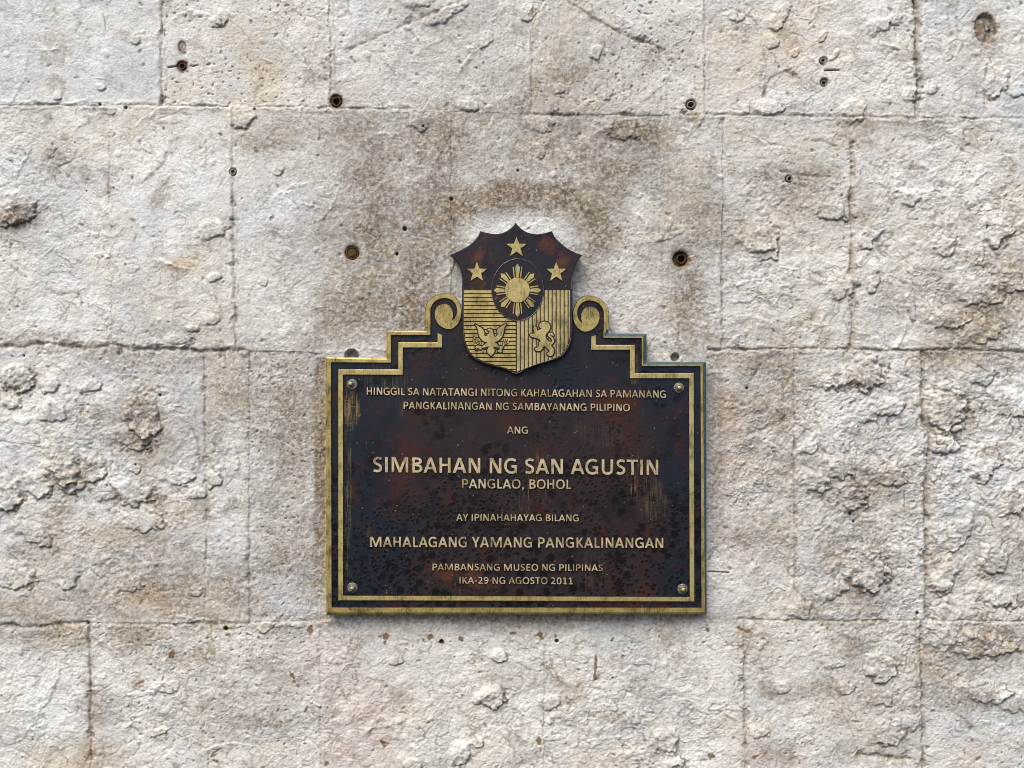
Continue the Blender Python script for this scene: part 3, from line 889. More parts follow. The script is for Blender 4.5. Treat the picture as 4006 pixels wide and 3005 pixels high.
# grey-brown marks of an older, wider plaque, and brown strips along this one's edges
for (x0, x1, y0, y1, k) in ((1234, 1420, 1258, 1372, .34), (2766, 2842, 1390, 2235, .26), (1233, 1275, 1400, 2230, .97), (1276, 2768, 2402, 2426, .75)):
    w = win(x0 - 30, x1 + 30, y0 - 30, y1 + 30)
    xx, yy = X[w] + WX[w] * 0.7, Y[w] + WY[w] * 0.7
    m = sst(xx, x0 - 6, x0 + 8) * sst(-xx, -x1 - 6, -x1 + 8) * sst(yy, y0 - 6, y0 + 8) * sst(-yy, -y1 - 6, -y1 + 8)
    DIRT_SHADE[w] = np.maximum(DIRT_SHADE[w], m * np.clip(k + SN[w] * 0.5 + SF[w] * 0.25, 0, 1))
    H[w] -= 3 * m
    if k > 0.9:  # left strip: real dirt, darkened further to paint in the plaque's shade
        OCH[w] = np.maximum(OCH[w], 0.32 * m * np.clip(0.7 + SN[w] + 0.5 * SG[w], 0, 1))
# thin soil-filled cracks between the crusts
for sc_, sd, k_ in ((74, 431, 1.0), (43, 437, .8), (120, 443, 1.0)):
    pv = np.abs(perlin(XW / sc_ + 0.25 * crust, YW / (sc_ * 0.8), sd))
    pm = sst(perlin(X / 95, Y / 95, sd + 2), 0.08, 0.32) * np.clip(0.95 * ROUGH, 0, 1)
    vein = np.exp(-(pv * sc_ / 3.6) ** 2) * pm
    H -= 3.5 * vein
    DIRT_SHADE = np.maximum(DIRT_SHADE, vein * k_)
# general soil speckle, drifting in patches
sp = 0.8 * sst(0.45 * SF + 0.5 * SN + 0.5 * SG, 0.05, 0.75) * np.clip(0.5 + 1.3 * fbm(X / 420, Y / 420, 411, 3), 0, 0.9)
sp *= 0.6 + 0.5 * np.clip(ROUGH - 0.3, 0, 1)
sp = np.maximum(sp, 0.8 * sst(perlin(X / 6.5, Y / 6.5, 451), 0.40, 0.6) * np.clip(0.45 + 1.2 * fbm(X / 300, Y / 300, 453, 3), 0.1, 1))
DIRT_SHADE = np.maximum(DIRT_SHADE, sp)
sl = sst(r1, 1.55, 2.0) * 0.0
for a in ((1080, 1870, 2, 2, 0),):
    pass
# soft middle-sized blotches of soil
bl = sst(fbm(XW / 150, YW / 120, 481, 4, 0.6) + 0.25 * SG * 0.6, 0.12, 0.62) * np.clip(0.35 + 1.1 * fbm(X / 480, Y / 480, 487, 3) + 0.45 * (ROUGH - 0.4), 0.05, 0.9)
DIRT_SHADE += 0.5 * bl
for (x, y, rx, ry, rot, k) in ((1770, 850, 80, 60, -.6, .9), (1880, 785, 100, 44, -.3, .9), (2040, 752, 110, 36, 0, .95), (2170, 775, 100, 44, .3, .95), (2280, 840, 70, 60, .7, .9), (2350, 930, 50, 80, .2, .8),
                               (1690, 960, 60, 90, 0, .7), (1620, 1250, 70, 90, 0, .8), (1470, 1215, 100, 40, -.2, .8), (2700, 1170, 50, 120, 0, .8), (2480, 510, 130, 44, .3, .7)):
    w, d = blob(x, y, rx, ry, rot)
    DIRT_SHADE[w] += k * 0.8 * np.exp(-d ** 1.3) * np.clip(0.75 + 0.8 * SN[w] + 0.4 * SG[w], 0, 1.4)
# cleaner halo just above the shield
w, d = blob(2030, 925, 250, 98)
DIRT_SHADE[w] *= 1 - 0.9 * np.exp(-d ** 3) * np.clip(0.9 + SF[w] * 0.5, 0, 1)
# tint fields
for a in ((1400, 2830, 150, 190, .8), (1300, 2620, 90, 140, .6), (380, 2800, 40, 130, .8), (3060, 2960, 130, 60, .7), (2880, 1700, 60, 300, .5), (2900, 2120, 100, 160, .4),
          (3800, 2950, 60, 60, .5), (2380, 520, 120, 60, .3)):
    stain_shade(PINK, *a, edge=0.8, fine=0.2)
for a in ((1000, 230, 260, 200, .6), (700, 1040, 90, 40, .9), (3080, 180, 230, 160, .75), (2860, 170, 120, 130, .6), (590, 2330, 170, 80, .9), (20, 2370, 90, 60, .8),
          (280, 2960, 130, 60, 1.0), (420, 2960, 120, 40, .7), (700, 2000, 160, 90, .6), (450, 2070, 200, 60, .5), (3270, 2180, 60, 30, .8), (2850, 1560, 60, 200, .5),
          (3700, 2630, 80, 40, .6), (1180, 1330, 80, 120, .4), (3120, 860, 140, 80, .3), (270, 2480, 120, 60, .5), (2250, 2960, 200, 60, .4), (560, 460, 120, 60, .3)):
    stain_shade(CREAM, *a, edge=0.8, fine=0.2)
DIRT_SHADE = 0.95 * (1 - np.exp(-1.9 * DIRT_SHADE))
TONE += 0.9 * fbm(X / 330, Y / 330, 421, 4, 0.55)
for (x, y, rx, ry, k) in ((110, 720, 220, 260, -.5), (1130, 780, 90, 60, -.6), (900, 2110, 110, 160, -.6), (2760, 60, 160, 90, -.4), (3700, 650, 250, 160, -.4), (1250, 200, 200, 120, -.2),
                          (2960, 1120, 170, 120, -.3), (700, 500, 120, 50, -.4), (2400, 780, 120, 90, -.3), (860, 2120, 90, 80, -.5)):
    w, d = blob(x, y, rx, ry)
    TONE[w] += k * np.exp(-d)
TONE = np.clip(TONE, 0, 1)


# --- drill holes, cuts, black specks
def hole(x, y, r, depth, ry=None, blk=0.0, och=0.0, flare=1.25, rot=0.0):
    w, d = blob(x, y, r, ry or r, rot)
    d = np.sqrt(d) + 0.08 * perlin(X[w] / 9, Y[w] / 9, 501)
    f = 1 - sst(d, 0.82, 1.12)
    H[w] = H[w] * (1 - f) - depth * f
    BLK[w] = np.maximum(BLK[w], blk * (1 - sst(d, 0.7, 1.0)))
    OCH[w] = np.maximum(OCH[w], och * np.exp(-((d - 1.0) / 0.35) ** 2))


hole(1378, 990, 27, 20, och=0.5)
hole(2663, 1014, 29, 46, och=0.85, blk=0.3)
hole(1376, 1394, 27, 46, blk=0.5)
hole(2641, 1399, 17, 24, blk=0.6)
hole(1315, 394, 24, 30, och=0.8, blk=0.3)
hole(711, 180, 13, 8, ry=20, och=0.9)
w, d = blob(711, 180, 13, 20)
OCH[w] = np.maximum(OCH[w], 0.8 * (1 - sst(np.sqrt(d), 0.7, 1.1)) * np.clip(0.8 + perlin(X[w] / 8, Y[w] / 8, 515), 0, 1))
BLK[w] = np.maximum(BLK[w], 0.7 * np.exp(-((X[w] - 704) / 6) ** 2 - ((Y[w] - 192) / 6) ** 2))
hole(711, 257, 19, 20, och=0.9)
hole(3223, 239, 17, 20, och=0.15)
hole(3225, 322, 16, 22, och=0.4)
hole(2704, 410, 21, 26, och=0.15)
hole(3087, 699, 15, 26)
hole(911, 673, 15, 16)
hole(3856, 110, 40, 26, ry=58, och=0.25, rot=-.1)
w, d = blob(3842, 116, 21, 44, -.1)
H[w] += 15 * np.exp(-d ** 3)
w, d = blob(3858, 112, 42, 62, -.1)
dd = np.sqrt(d) + 0.25 * perlin(X[w] / 13, Y[w] / 13, 511)
DIRT_SHADE[w] = np.maximum(DIRT_SHADE[w], 0.85 * (1 - sst(dd, 0.85, 1.25)))
BLK[w] = np.maximum(BLK[w], 0.6 * np.exp(-((dd - 0.93) / 0.10) ** 2) * sst(perlin(X[w] / 18, Y[w] / 18, 513), -0.2, 0.3))
for (x, y, r) in ((1766, 779, 8), (1584, 896, 9), (1553, 994, 7), (2026, 667, 6), (2175, 660, 4), (625, 1546, 7), (94, 1392, 5), (531, 1818, 4),
                  (3590, 2399, 8), (3878, 550, 4), (3860, 890, 5), (3835, 62, 6), (3873, 112, 6), (338, 747, 4), (1656, 494, 4), (344, 2438, 6), (492, 421, 8), (390, 408, 6),
                  (995, 425, 7), (3480, 95, 5), (3327, 2010, 8), (3340, 2040, 7), (1727, 2510, 9), (2178, 2509, 8), (884, 2460, 9), (2922, 1519, 5), (2653, 1395, 5)):
    hole(x, y, r, 9, blk=0.95)
for pts, wd in (([(657, 263), (672, 260), (690, 258)], 3.0), ([(742, 256), (755, 257), (772, 253)], 2.2), ([(3228, 276), (3256, 274), (3284, 274)], 3.4),
                ([(1520, 1370), (1600, 1372)], 1.6), ([(2770, 2236), (2850, 2240)], 2.5)):
    for (x0, y0), (x1, y1) in zip(pts, pts[1:]):
        w = win(min(x0, x1) - 12, max(x0, x1) + 12, min(y0, y1) - 12, max(y0, y1) + 12)
        t = np.clip(((X[w] - x0) * (x1 - x0) + (Y[w] - y0) * (y1 - y0)) / ((x1 - x0) ** 2 + (y1 - y0) ** 2), 0, 1)
        d = np.hypot(X[w] - x0 - t * (x1 - x0), Y[w] - y0 - t * (y1 - y0))
        g = np.exp(-(d / wd) ** 2)
        H[w] -= 9 * g
        BLK[w] = np.maximum(BLK[w], g)
# dried ochre smears below the plaque
for (x, y, rx, ry, rot) in ((1509, 2490, 13, 16, 0), (1506, 2512, 6, 12, 0), (1487, 2490, 9, 4, 0), (1683, 2492, 12, 12, .2), (1656, 2502, 6, 6, 0), (1727, 2511, 12, 9, .2), (1803, 2501, 11, 10, .3),
                            (2006, 2476, 13, 7, 0), (2112, 2482, 14, 9, -.6), (2120, 2496, 9, 7, .3), (2095, 2490, 7, 4, -.5), (2174, 2487, 5, 8, -.3), (2178, 2507, 9, 8, 0),
                            (2396, 2502, 5, 10, .6), (2330, 2600, 6, 40, .05), (2328, 2650, 8, 14, 0), (2769, 2464, 9, 10, 0), (2896, 2460, 16, 7, .6), (2925, 2470, 14, 8, .1),
                            (1497, 2905, 8, 14, -.6), (1503, 2918, 9, 6, .2), (2108, 2898, 11, 16, -.3), (2114, 2935, 4, 6, 0), (2041, 2963, 7, 4, 0), (2213, 2910, 6, 4, 0),
                            (885, 2456, 9, 9, 0), (893, 2482, 12, 6, 0), (1214, 2464, 13, 16, 0), (546, 2672, 24, 5, -.5), (1143, 2642, 7, 18, -.6), (850, 2935, 24, 5, -.6), (835, 2955, 14, 5, -.4),
                            (842, 2975, 16, 5, .3), (1198, 2772, 5, 16, .5), (1277, 2985, 9, 10, .3), (2783, 2958, 16, 12, .2), (2950, 2960, 14, 8, -.6), (672, 2560, 12, 20, .3),
                            (3800, 2640, 34, 14, -.5), (3060, 2730, 60, 24, .1)):
    w, d = blob(x, y, rx, ry, rot)
    d = np.sqrt(d) + 0.6 * perlin(X[w] / 11, Y[w] / 11, 601)
    k = 0.85 if rx < 30 else 0.3
    OCH[w] = np.maximum(OCH[w], k * (1 - sst(d, 0.8, 1.15)))
# orange flecks
for (x, y, r) in ((2586, 384, 6), (2525, 346, 4), (2990, 214, 6), (2822, 118, 6), (2115, 2606, 5)):
    w, d = blob(x, y, r, r * 1.6, .4)
    OCH[w] = np.maximum(OCH[w], 0.7 * np.exp(-d))

# the bed behind the plaque stays below its back
BACK = sst(X, 1290, 1320) * sst(-X, -2745, -2715) * sst(Y, 1440, 1470) * sst(-Y, -2385, -2355)
H = H * (1 - BACK) + np.minimum(H, 0) * BACK
w, d = blob(2020, 1150, 250, 260)
H[w] = np.minimum(H[w], 12 + 30 * np.clip(d - 0.8, 0, 3))

HK = 0.74
ny, nx = X.shape
cx, cy = (X - PW / 2) / FPX, (Y - PH / 2) / FPX
dxx = FWD.x + RGT.x * cx
dyy = FWD.y + RGT.y * cx
tt = (0 - CAMP.y) / dyy
co = np.empty((ny, nx, 3), np.float32)
co[..., 0] = CAMP.x + dxx * tt
co[..., 1] = -H * S * HK
co[..., 2] = CAMP.z - cy * tt
idx = np.arange(ny * nx, dtype=np.int32).reshape(ny, nx)
q = np.stack([idx[1:, :-1], idx[1:, 1:], idx[:-1, 1:], idx[:-1, :-1]], -1).reshape(-1, 4)
nq = len(q)
me = bpy.data.meshes.new('stone_wall')
me.vertices.add(ny * nx)
me.vertices.foreach_set('co', co.ravel())
me.loops.add(nq * 4)
me.loops.foreach_set('vertex_index', q.ravel())
me.polygons.add(nq)
me.polygons.foreach_set('loop_start', np.arange(0, nq * 4, 4, dtype=np.int32))
me.polygons.foreach_set('use_smooth', np.ones(nq, bool))
me.update(calc_edges=True)
one = np.ones_like(X)
for nm, chans in (('stain_shade', (DIRT_SHADE, TONE, OCH)), ('tint', (PINK, CREAM, BLK))):
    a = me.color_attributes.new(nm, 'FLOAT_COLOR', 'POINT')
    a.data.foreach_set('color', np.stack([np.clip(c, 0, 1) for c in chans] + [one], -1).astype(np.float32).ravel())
me.materials.append(STONE)
wall = bpy.data.objects.new('stone_wall', me)
COL.objects.link(wall)
wall['label'] = 'pale weathered coral stone wall of large rough blocks behind the plaque'
wall['category'] = 'wall'

# ------------------------------------------------------------------ the plaque
F = 46.0                                        # front of the plate, px proud of the wall
plaque = bpy.data.objects.new('memorial_plaque', None)
COL.objects.link(plaque)
plaque.location = P(2020, 2404, 0)
plaque['label'] = 'dark bronze plaque with brass borders, raised lettering and a shield on top'
plaque['category'] = 'plaque'
bpy.context.view_layer.update()

EK = 850 / 2105.0


def E(pts):                                     # enlargement of the shield -> photo pixels
    return [(1600 + x * EK, 830 + y * EK) for x, y in pts]


def smooth(pts, n=4, closed=False):
    out = []
    m = len(pts)
    rngi = range(m if closed else m - 1)
    for i in rngi:
        p0 = pts[(i - 1) % m] if (closed or i > 0) else pts[i]
        p1, p2 = pts[i], pts[(i + 1) % m]
        p3 = pts[(i + 2) % m] if (closed or i + 2 < m) else p2
        for k in range(n):
            t = k / n
            out.append(tuple(0.5 * (2 * b + (c - a) * t + (2 * a - 5 * b + 4 * c - d) * t * t + (3 * b - a - 3 * c + d) * t ** 3)
                             for a, b, c, d in zip(p0, p1, p2, p3)))
    if not closed:
        out.append(tuple(pts[-1]))
    return out


# scroll, in enlargement coordinates (left one); the right one mirrors it, a little lower
so = [(160, 1114)] + smooth([(160, 1000), (162, 940), (185, 870), (250, 815), (330, 788), (410, 797), (462, 840), (494, 905), (505, 980), (490, 1050), (450, 1105), (400, 1133),
                             (345, 1125), (290, 1090), (257, 1035), (250, 980), (265, 930), (298, 902), (340, 893), (388, 905), (417, 945), (427, 990), (422, 1025), (410, 1052)], 4)
si = smooth([(440, 1035), (462, 990), (466, 940), (450, 890), (420, 855), (380, 836), (330, 832), (272, 850), (227, 893), (208, 945), (207, 1000)], 4) + [(207, 1114)]
SCROLL_L = E(so + si)
MIR = lambda p: [(2095 - x, y + 24) for x, y in p]
SCROLL_R = E(MIR(so + si))[::-1]
arcL = E([(160, 1114)] + smooth([(160, 1000), (162, 940), (185, 870), (250, 815), (330, 788), (410, 797), (462, 840), (494, 905), (505, 980)], 4) + [(600, 985)])
arcR = E(MIR([(160, 1114)] + smooth([(160, 1000), (162, 940), (185, 870), (250, 815), (330, 788), (410, 797), (462, 840), (494, 905), (505, 980)], 4) + [(600, 985)]))

OUTER = [(1664.6, 1280), (1664.6, 1294), (1511, 1294), (1511, 1402), (1272.4, 1395.8), (1276, 2406), (2765, 2404.8), (2763, 1416), (2530, 1415), (2530, 1305), (2379, 1304.5), (2379, 1290)]
INNER = [(1683, 1280), (1683, 1310.5), (1528.6, 1310.5), (1528.6, 1418.5), (1294.5, 1417), (1297, 2377), (2744.6, 2377.8), (2740.5, 1432), (2511, 1432), (2511, 1322), (2361, 1321.5), (2361, 1290)]
pl = PX()
outline = OUTER[1:-1] + arcR + arcL[::-1]
pl.poly(offset(outline, -0.6), 3, F)
pl.build('plate', PATINA, plaque)


def strip(o, i, h0, h1, cut=0.28, cuts=None, drop=5, oflare=0.0, segmat=None, mats=None, name='', ends=True):
    """raised moulding between two pixel paths, its outer edge chamfered"""
    p = PX()
    n = len(o)
    rows = []
    cut0 = cut
    for q, (a, b) in enumerate(zip(o, i)):
        cut = (cuts or {}).get(q, cut0)
        m = (a[0] + (b[0] - a[0]) * cut, a[1] + (b[1] - a[1]) * cut)
        A, Mq, B = P(*a, h1), P(*m, h1), P(*b, h1)
        fl = Vector((b[0] - a[0], b[1] - a[1])).normalized() * 2.2
        B0 = P(b[0] + fl.x, b[1] + fl.y, h1)
        A0 = P(a[0] - fl.x * oflare, a[1] - fl.y * oflare, h1)
        pts = [(A0.x, -h0 * S, A0.z), (A.x, -(h1 - drop) * S, A.z), tuple(Mq), tuple(B), (B0.x, -h0 * S, B0.z)]
        rows.append(range(len(p.v), len(p.v) + 5))
        p.v += pts
    for k in range(n - 1):
        for j in range(4):
            p.f.append((rows[k][j], rows[k][j + 1], rows[k + 1][j + 1], rows[k + 1][j]))
            p.m.append(segmat(k, j) if segmat else 0)
    for k, rev in ((0, False), (n - 1, True)):
        fc = tuple(rows[k])
        p.f.append(fc[::-1] if not rev else fc)
        p.m.append(0)
    # face winding: make fronts look at the camera
    V = [Vector(q) for q in p.v]
    nf = []
    for fc in p.f:
        nrm = (V[fc[1]] - V[fc[0]]).cross(V[fc[2]] - V[fc[0]])
        nf.append(fc[::-1] if nrm.y > 0 else fc)
    p.f = nf
    return p.build(name, mats[0], plaque, mats=mats)


def segm(k, j):
    if j == 3:
        return 2
    if k == 9 and j <= 1:
        return 1
    if k == 7 and j <= 1:
        return 1
    if k in (6, 8, 10) and j == 1:
        return 1
    return 0


strip(OUTER, INNER, F - 1, F + 6, cut=0.34, cuts={7: 0.62, 8: 0.72, 9: 0.72, 10: 0.72, 11: 0.5}, segmat=segm, mats=[BRASS, TEAL, BLACKM], name='outer_border')
IO = [(1712, 1303), (1712, 1340), (1558.5, 1340), (1558.5, 1446), (1323.5, 1446), (1323.6, 2349.4), (2716.5, 2354), (2714.7, 1461), (2484, 1461), (2484, 1350), (2332, 1350), (2332, 1311)]
II = [(1729, 1311), (1729, 1359), (1575.5, 1359), (1575.5, 1466), (1341.5, 1465), (1342, 2330.7), (2698.8, 2336), (2695.7, 1479.5), (2465, 1479.5), (2465, 1368), (2313, 1368), (2313, 1317)]
strip(IO, II, F - 1, F + 5, cut=0.12, drop=1, oflare=1.0, segmat=lambda k, j: 1 if j in (0, 3) else 0, mats=[BRASS_P, BLACKM], name='inner_border')
for pts in (SCROLL_L, SCROLL_R):
    p = PX()
    p.poly(pts, F - 0.5, F + 6, flare=2.0, side=1)
    p.build('scroll', BRASS, plaque, mats=[BRASS, BLACKM])

# ---- bolts
for (u, v) in ((1378.5, 1501.5), (2646, 1517), (1384.6, 2290), (2660, 2294.5)):
    b = PX()
    b.lathe(u, v, [(13.5, F + 2), (13.5, F + 9), (11.5, F + 11), (9.5, F + 11), (8.8, F + 9.5), (8.4, F + 14), (6.5, F + 16.5), (3, F + 17.5), (0.3, F + 17.7)], seg=12)
    bo = b.build('bolt', STEEL, plaque, smooth=False)
    c = PX()
    du = 5 if u < 1380 else 0
    c.lathe(u + du, v + du * 0.6, [(20, F - 1), (20, F + 3), (18, F + 4.5), (14, F + 4.5), (0.3, F + 4.6)], seg=28, jit=0.03)
    wo = c.build('washer', STEEL, bo)
    d = PX()
    d.lathe(u, v, [(7.6, F + 14.5), (7.0, F + 18), (4, F + 19.2), (0.3, F + 19.4)], seg=20)
    d.build('bolt_end', BRASS_P, bo, smooth=True)

# ---- shield
arcs = smooth([(1035, 102), (1080, 152), (1140, 192), (1220, 212), (1300, 205), (1385, 182)], 3)[:-1] + \
    smooth([(1385, 182), (1412, 236), (1460, 290), (1520, 340), (1600, 386), (1680, 416)], 3)[:-1] + \
    smooth([(1680, 416), (1640, 470), (1608, 530), (1588, 600), (1584, 760), (1586, 1000), (1585, 1180), (1572, 1270), (1535, 1345), (1480, 1405), (1385, 1448), (1270, 1480), (1150, 1522), (1042, 1580)], 3)[:-1] + \
    smooth([(1042, 1580), (930, 1530), (820, 1500), (720, 1470), (640, 1432), (575, 1375), (535, 1290), (518, 1190), (514, 1000), (514, 760), (511, 610), (490, 525), (450, 460), (402, 412)], 3)[:-1] + \
    smooth([(402, 412), (480, 376), (560, 335), (620, 290), (668, 232), (690, 182)], 3)[:-1] + \
    smooth([(690, 182), (775, 204), (860, 211), (940, 186), (1000, 142), (1035, 102)], 3)[:-1]
SF0, SF1 = 6, 62
sh = PX()
SHO = E(arcs)
sh.poly(offset(SHO, 0.0), SF0, SF1, bev=3.0)
shield = sh.build('shield', PATINA, plaque)
shield.data.materials.append(BLACKM)
# thin raised rim line that runs round the lower shield
rim_pts = E(smooth([(1588, 610), (1570, 760), (1572, 1000), (1571, 1180), (1558, 1262), (1522, 1335), (1470, 1392), (1378, 1434), (1262, 1466), (1144, 1508), (1042, 1562), (934, 1516),
                    (826, 1486), (728, 1456), (650, 1420), (588, 1365), (549, 1284), (532, 1188), (528, 1000), (528, 760), (512, 612)], 3))


def wire(pxo, path, wd, h0, h1, mi=0):
    for a, b in zip(path, path[1:]):
        t = Vector((b[0] - a[0], b[1] - a[1]))
        if t.length < 1e-6:
            continue
        L = t.length
        t.normalize()
        nn = Vector((-t.y, t.x)) * wd / 2
        e = t * min(0.35 * wd, L * 0.4)
        pxo.poly([(a[0] - e.x + nn.x, a[1] - e.y + nn.y), (b[0] + e.x + nn.x, b[1] + e.y + nn.y), (b[0] + e.x - nn.x, b[1] + e.y - nn.y), (a[0] - e.x - nn.x, a[1] - e.y - nn.y)],
                 h0, h1 + random.uniform(-0.15, 0.15), mi=mi)


def tube(path, wd, h0, h1, closed=False):
    p = PX()
    n = len(path)
    rows = []
    for k in range(n):
        a = path[(k - 1) % n] if (closed or k) else path[k]
        c = path[(k + 1) % n] if (closed or k < n - 1) else path[k]
        t = Vector((c[0] - a[0], c[1] - a[1])).normalized()
        nn = Vector((-t.y, t.x)) * wd / 2
        b = path[k]
        row = []
        for s, hh in ((-1, h0), (-0.7, h1 - 0.6), (0, h1), (0.7, h1 - 0.6), (1, h0)):
            q = P(b[0] + nn.x * s, b[1] + nn.y * s, h1)
            row.append((q.x, -hh * S, q.z))
        rows.append(range(len(p.v), len(p.v) + 5))
        p.v += row
    V = [Vector(q) for q in p.v]
    for k in range(n if closed else n - 1):
        k2 = (k + 1) % n
        for j in range(4):
            fc = (rows[k][j], rows[k][j + 1], rows[k2][j + 1], rows[k2][j])
            nrm = (V[fc[1]] - V[fc[0]]).cross(V[fc[2]] - V[fc[0]])
            p.f.append(fc[::-1] if nrm.y > 0 else fc)
            p.m.append(0)
    return p


RIMM = m_plain('bared_rim', srgb(118, 108, 100), srgb(60, 58, 62), 0.4, 0.6, 300)
tube(rim_pts, 3.2, SF1 - 0.5, SF1 + 1.6).build('rim', RIMM, shield)

# striped halves
LEFT = [(533, 757), (533, 1100), (545, 1240), (575, 1330), (625, 1395), (690, 1430), (760, 1458), (880, 1494), (960, 1518), (1040, 1548)]
ly = [q[1] for q in LEFT]
lx = [q[0] for q in LEFT]
st = PX()
y = 757.0
k = 0
while y < 1535:
    y0, y1 = y, min(y + 28.5, 1540)
    left = [(float(np.interp(yy, ly, lx)), yy) for yy in np.linspace(y0, y1, 4)]
    if left[0][0] < 1015:
        st.poly(E(left + [(1034, y1), (1034, y0)]), SF1 - 1, SF1 + 3.5, flare=1.2, side=1)
    y += 38.6
st.build('striped_field', BRASS_P, shield, mats=[BRASS_P, BLACKM])
RIGHT = [(1040, 1548), (1150, 1506), (1262, 1464), (1378, 1430), (1462, 1390), (1515, 1330), (1548, 1260), (1562, 1180)]
st = PX()
x = 1045.0
while x < 1555:
    x0, x1 = x, min(x + 28.5, 1560)
    if x1 - x0 > 6:
        bot = [(xx, float(np.interp(xx, [q[0] for q in RIGHT], [q[1] for q in RIGHT]))) for xx in np.linspace(x1, x0, 4)]
        st.poly(E([(x0, 757), (x1, 757)] + bot), SF1 - 1, SF1 + 3.5, flare=1.2, side=1)
    x += 38.6
st.build('striped_field', BRASS_P, shield, mats=[BRASS_P, BLACKM])

# medallion
MC = (1053, 752)
el = [(MC[0] + 256 * math.cos(a), MC[1] + 304 * math.sin(a)) for a in np.linspace(0, 2 * math.pi, 72, endpoint=False)]
md = PX()
md.poly(E(el), SF1 - 1, SF1 + 5, bev=1.0)
medal = md.build('medallion', PATINA, shield)
tube(E([(MC[0] + 250 * math.cos(a), MC[1] + 298 * math.sin(a)) for a in np.linspace(0, 2 * math.pi, 90, endpoint=False)]), 3.0, SF1 + 4.5, SF1 + 7, closed=True).build('medallion_rim', RIMM, shield)
sn = PX()
sn.poly(E([(1051 + 121 * math.cos(a), 757 + 121 * math.sin(a)) for a in np.linspace(0, 2 * math.pi, 48, endpoint=False)]), SF1 + 4.5, SF1 + 9, bev=1.0)
for q in range(8):
    a = q * math.pi / 4
    R = 258 if q in (2, 6) else 230
    ca, sa = math.cos(a), math.sin(a)
    T = lambda r, o: (1051 + r * ca - o * sa, 757 + r * sa + o * ca)
    e = R / 230.0
    sn.poly(E([T(124, -13), T(200 * e, -24), T(R, 0), T(200 * e, 24), T(124, 13)]), SF1 + 4.5, SF1 + 8, flare=1.6, side=1)
    for sg in (-1, 1):
        pts = [T(124, sg * 24), T(205 * e, sg * 38), T(200 * e, sg * 47), T(120, sg * 34)]
        sn.poly(E(pts), SF1 + 4.5, SF1 + 7.5, flare=1.0, side=1)
sn.build('sun_emblem', BRASS_P, shield, mats=[BRASS_P, BLACKM])

for (cx_, cy_) in ((1042, 340), (658, 582), (1427, 582)):
    p = PX()
    pts = []
    for i in range(10):
        a = -math.pi / 2 + i * math.pi / 5
        r = 103 if i % 2 == 0 else 42
        pts.append((cx_ + r * math.cos(a), cy_ + r * math.sin(a)))
    p.poly(E(pts), SF1 - 0.3, SF1 + 4, flare=2.5, side=1)
    p.build('star', BRASS_P, shield, mats=[BRASS_P, BLACKM])

GK = 210 / 2049.0
G1 = lambda pts: [(1820 + x * GK, 1240 + y * GK) for x, y in pts]
G2 = lambda pts: [(2040 + x * GK, 1240 + y * GK) for x, y in pts]
eagle = [(375, 275), (540, 380), (640, 430), (700, 520), (730, 600), (735, 680), (765, 745), (815, 740), (850, 680), (900, 640), (930, 580), (915, 535), (860, 515), (850, 490), (880, 465),
         (950, 452), (1010, 470), (1050, 520), (1070, 600), (1080, 680), (1110, 740), (1160, 775), (1210, 740), (1240, 660), (1215, 590), (1205, 530), (1250, 460), (1330, 400), (1480, 310),
         (1560, 270), (1535, 340), (1490, 410), (1490, 470), (1470, 600), (1420, 740), (1360, 830), (1260, 920), (1180, 970), (1110, 960), (1180, 1010), (1250, 1070), (1310, 1140),
         (1380, 1120), (1440, 1140), (1430, 1200), (1400, 1260), (1395, 1350), (1350, 1375), (1240, 1330), (1250, 1290), (1340, 1230), (1320, 1180), (1200, 1170), (1080, 1140), (1090, 1180),
         (1130, 1250), (1120, 1330), (1080, 1400), (1030, 1460), (990, 1495), (930, 1440), (860, 1380), (835, 1310), (860, 1230), (890, 1180), (890, 1130), (800, 1160), (720, 1175),
         (640, 1180), (620, 1230), (570, 1250), (520, 1230), (510, 1185), (460, 1205), (430, 1280), (425, 1195), (385, 1170), (430, 1120), (490, 1090), (560, 1120), (640, 1145), (730, 1070),
         (830, 1000), (850, 970), (740, 960), (640, 890), (570, 800), (530, 720), (500, 600), (480, 480), (440, 380)]
lion = [(690, 290), (720, 250), (800, 205), (900, 185), (990, 210), (1060, 270), (1100, 360), (1100, 440), (1060, 520), (1000, 590), (945, 650), (922, 720), (930, 800), (970, 880), (1070, 940),
        (1140, 965), (1180, 920), (1165, 870), (1100, 800), (1025, 735), (1012, 680), (1060, 622), (1130, 602), (1190, 630), (1230, 690), (1230, 745), (1180, 722), (1130, 695), (1082, 675),
        (1120, 730), (1200, 790), (1250, 880), (1240, 970), (1190, 1040), (1130, 1065), (1150, 1120), (1210, 1180), (1240, 1280), (1235, 1380), (1200, 1460), (1120, 1500), (1040, 1480),
        (990, 1430), (1000, 1390), (1050, 1340), (1060, 1280), (1000, 1220), (930, 1150), (890, 1118), (840, 1150), (800, 1230), (740, 1290), (640, 1315), (550, 1290), (510, 1230), (540, 1190),
        (620, 1180), (665, 1160), (660, 1090), (660, 1000), (690, 960), (740, 940), (700, 880), (620, 830), (500, 800), (400, 780), (345, 740), (335, 680), (370, 645), (430, 645), (490, 660),
        (505, 620), (480, 520), (460, 440), (480, 380), (530, 362), (570, 390), (600, 460), (620, 540), (700, 492), (780, 462), (695, 400), (680, 340)]
HB = SF1 + 4.2
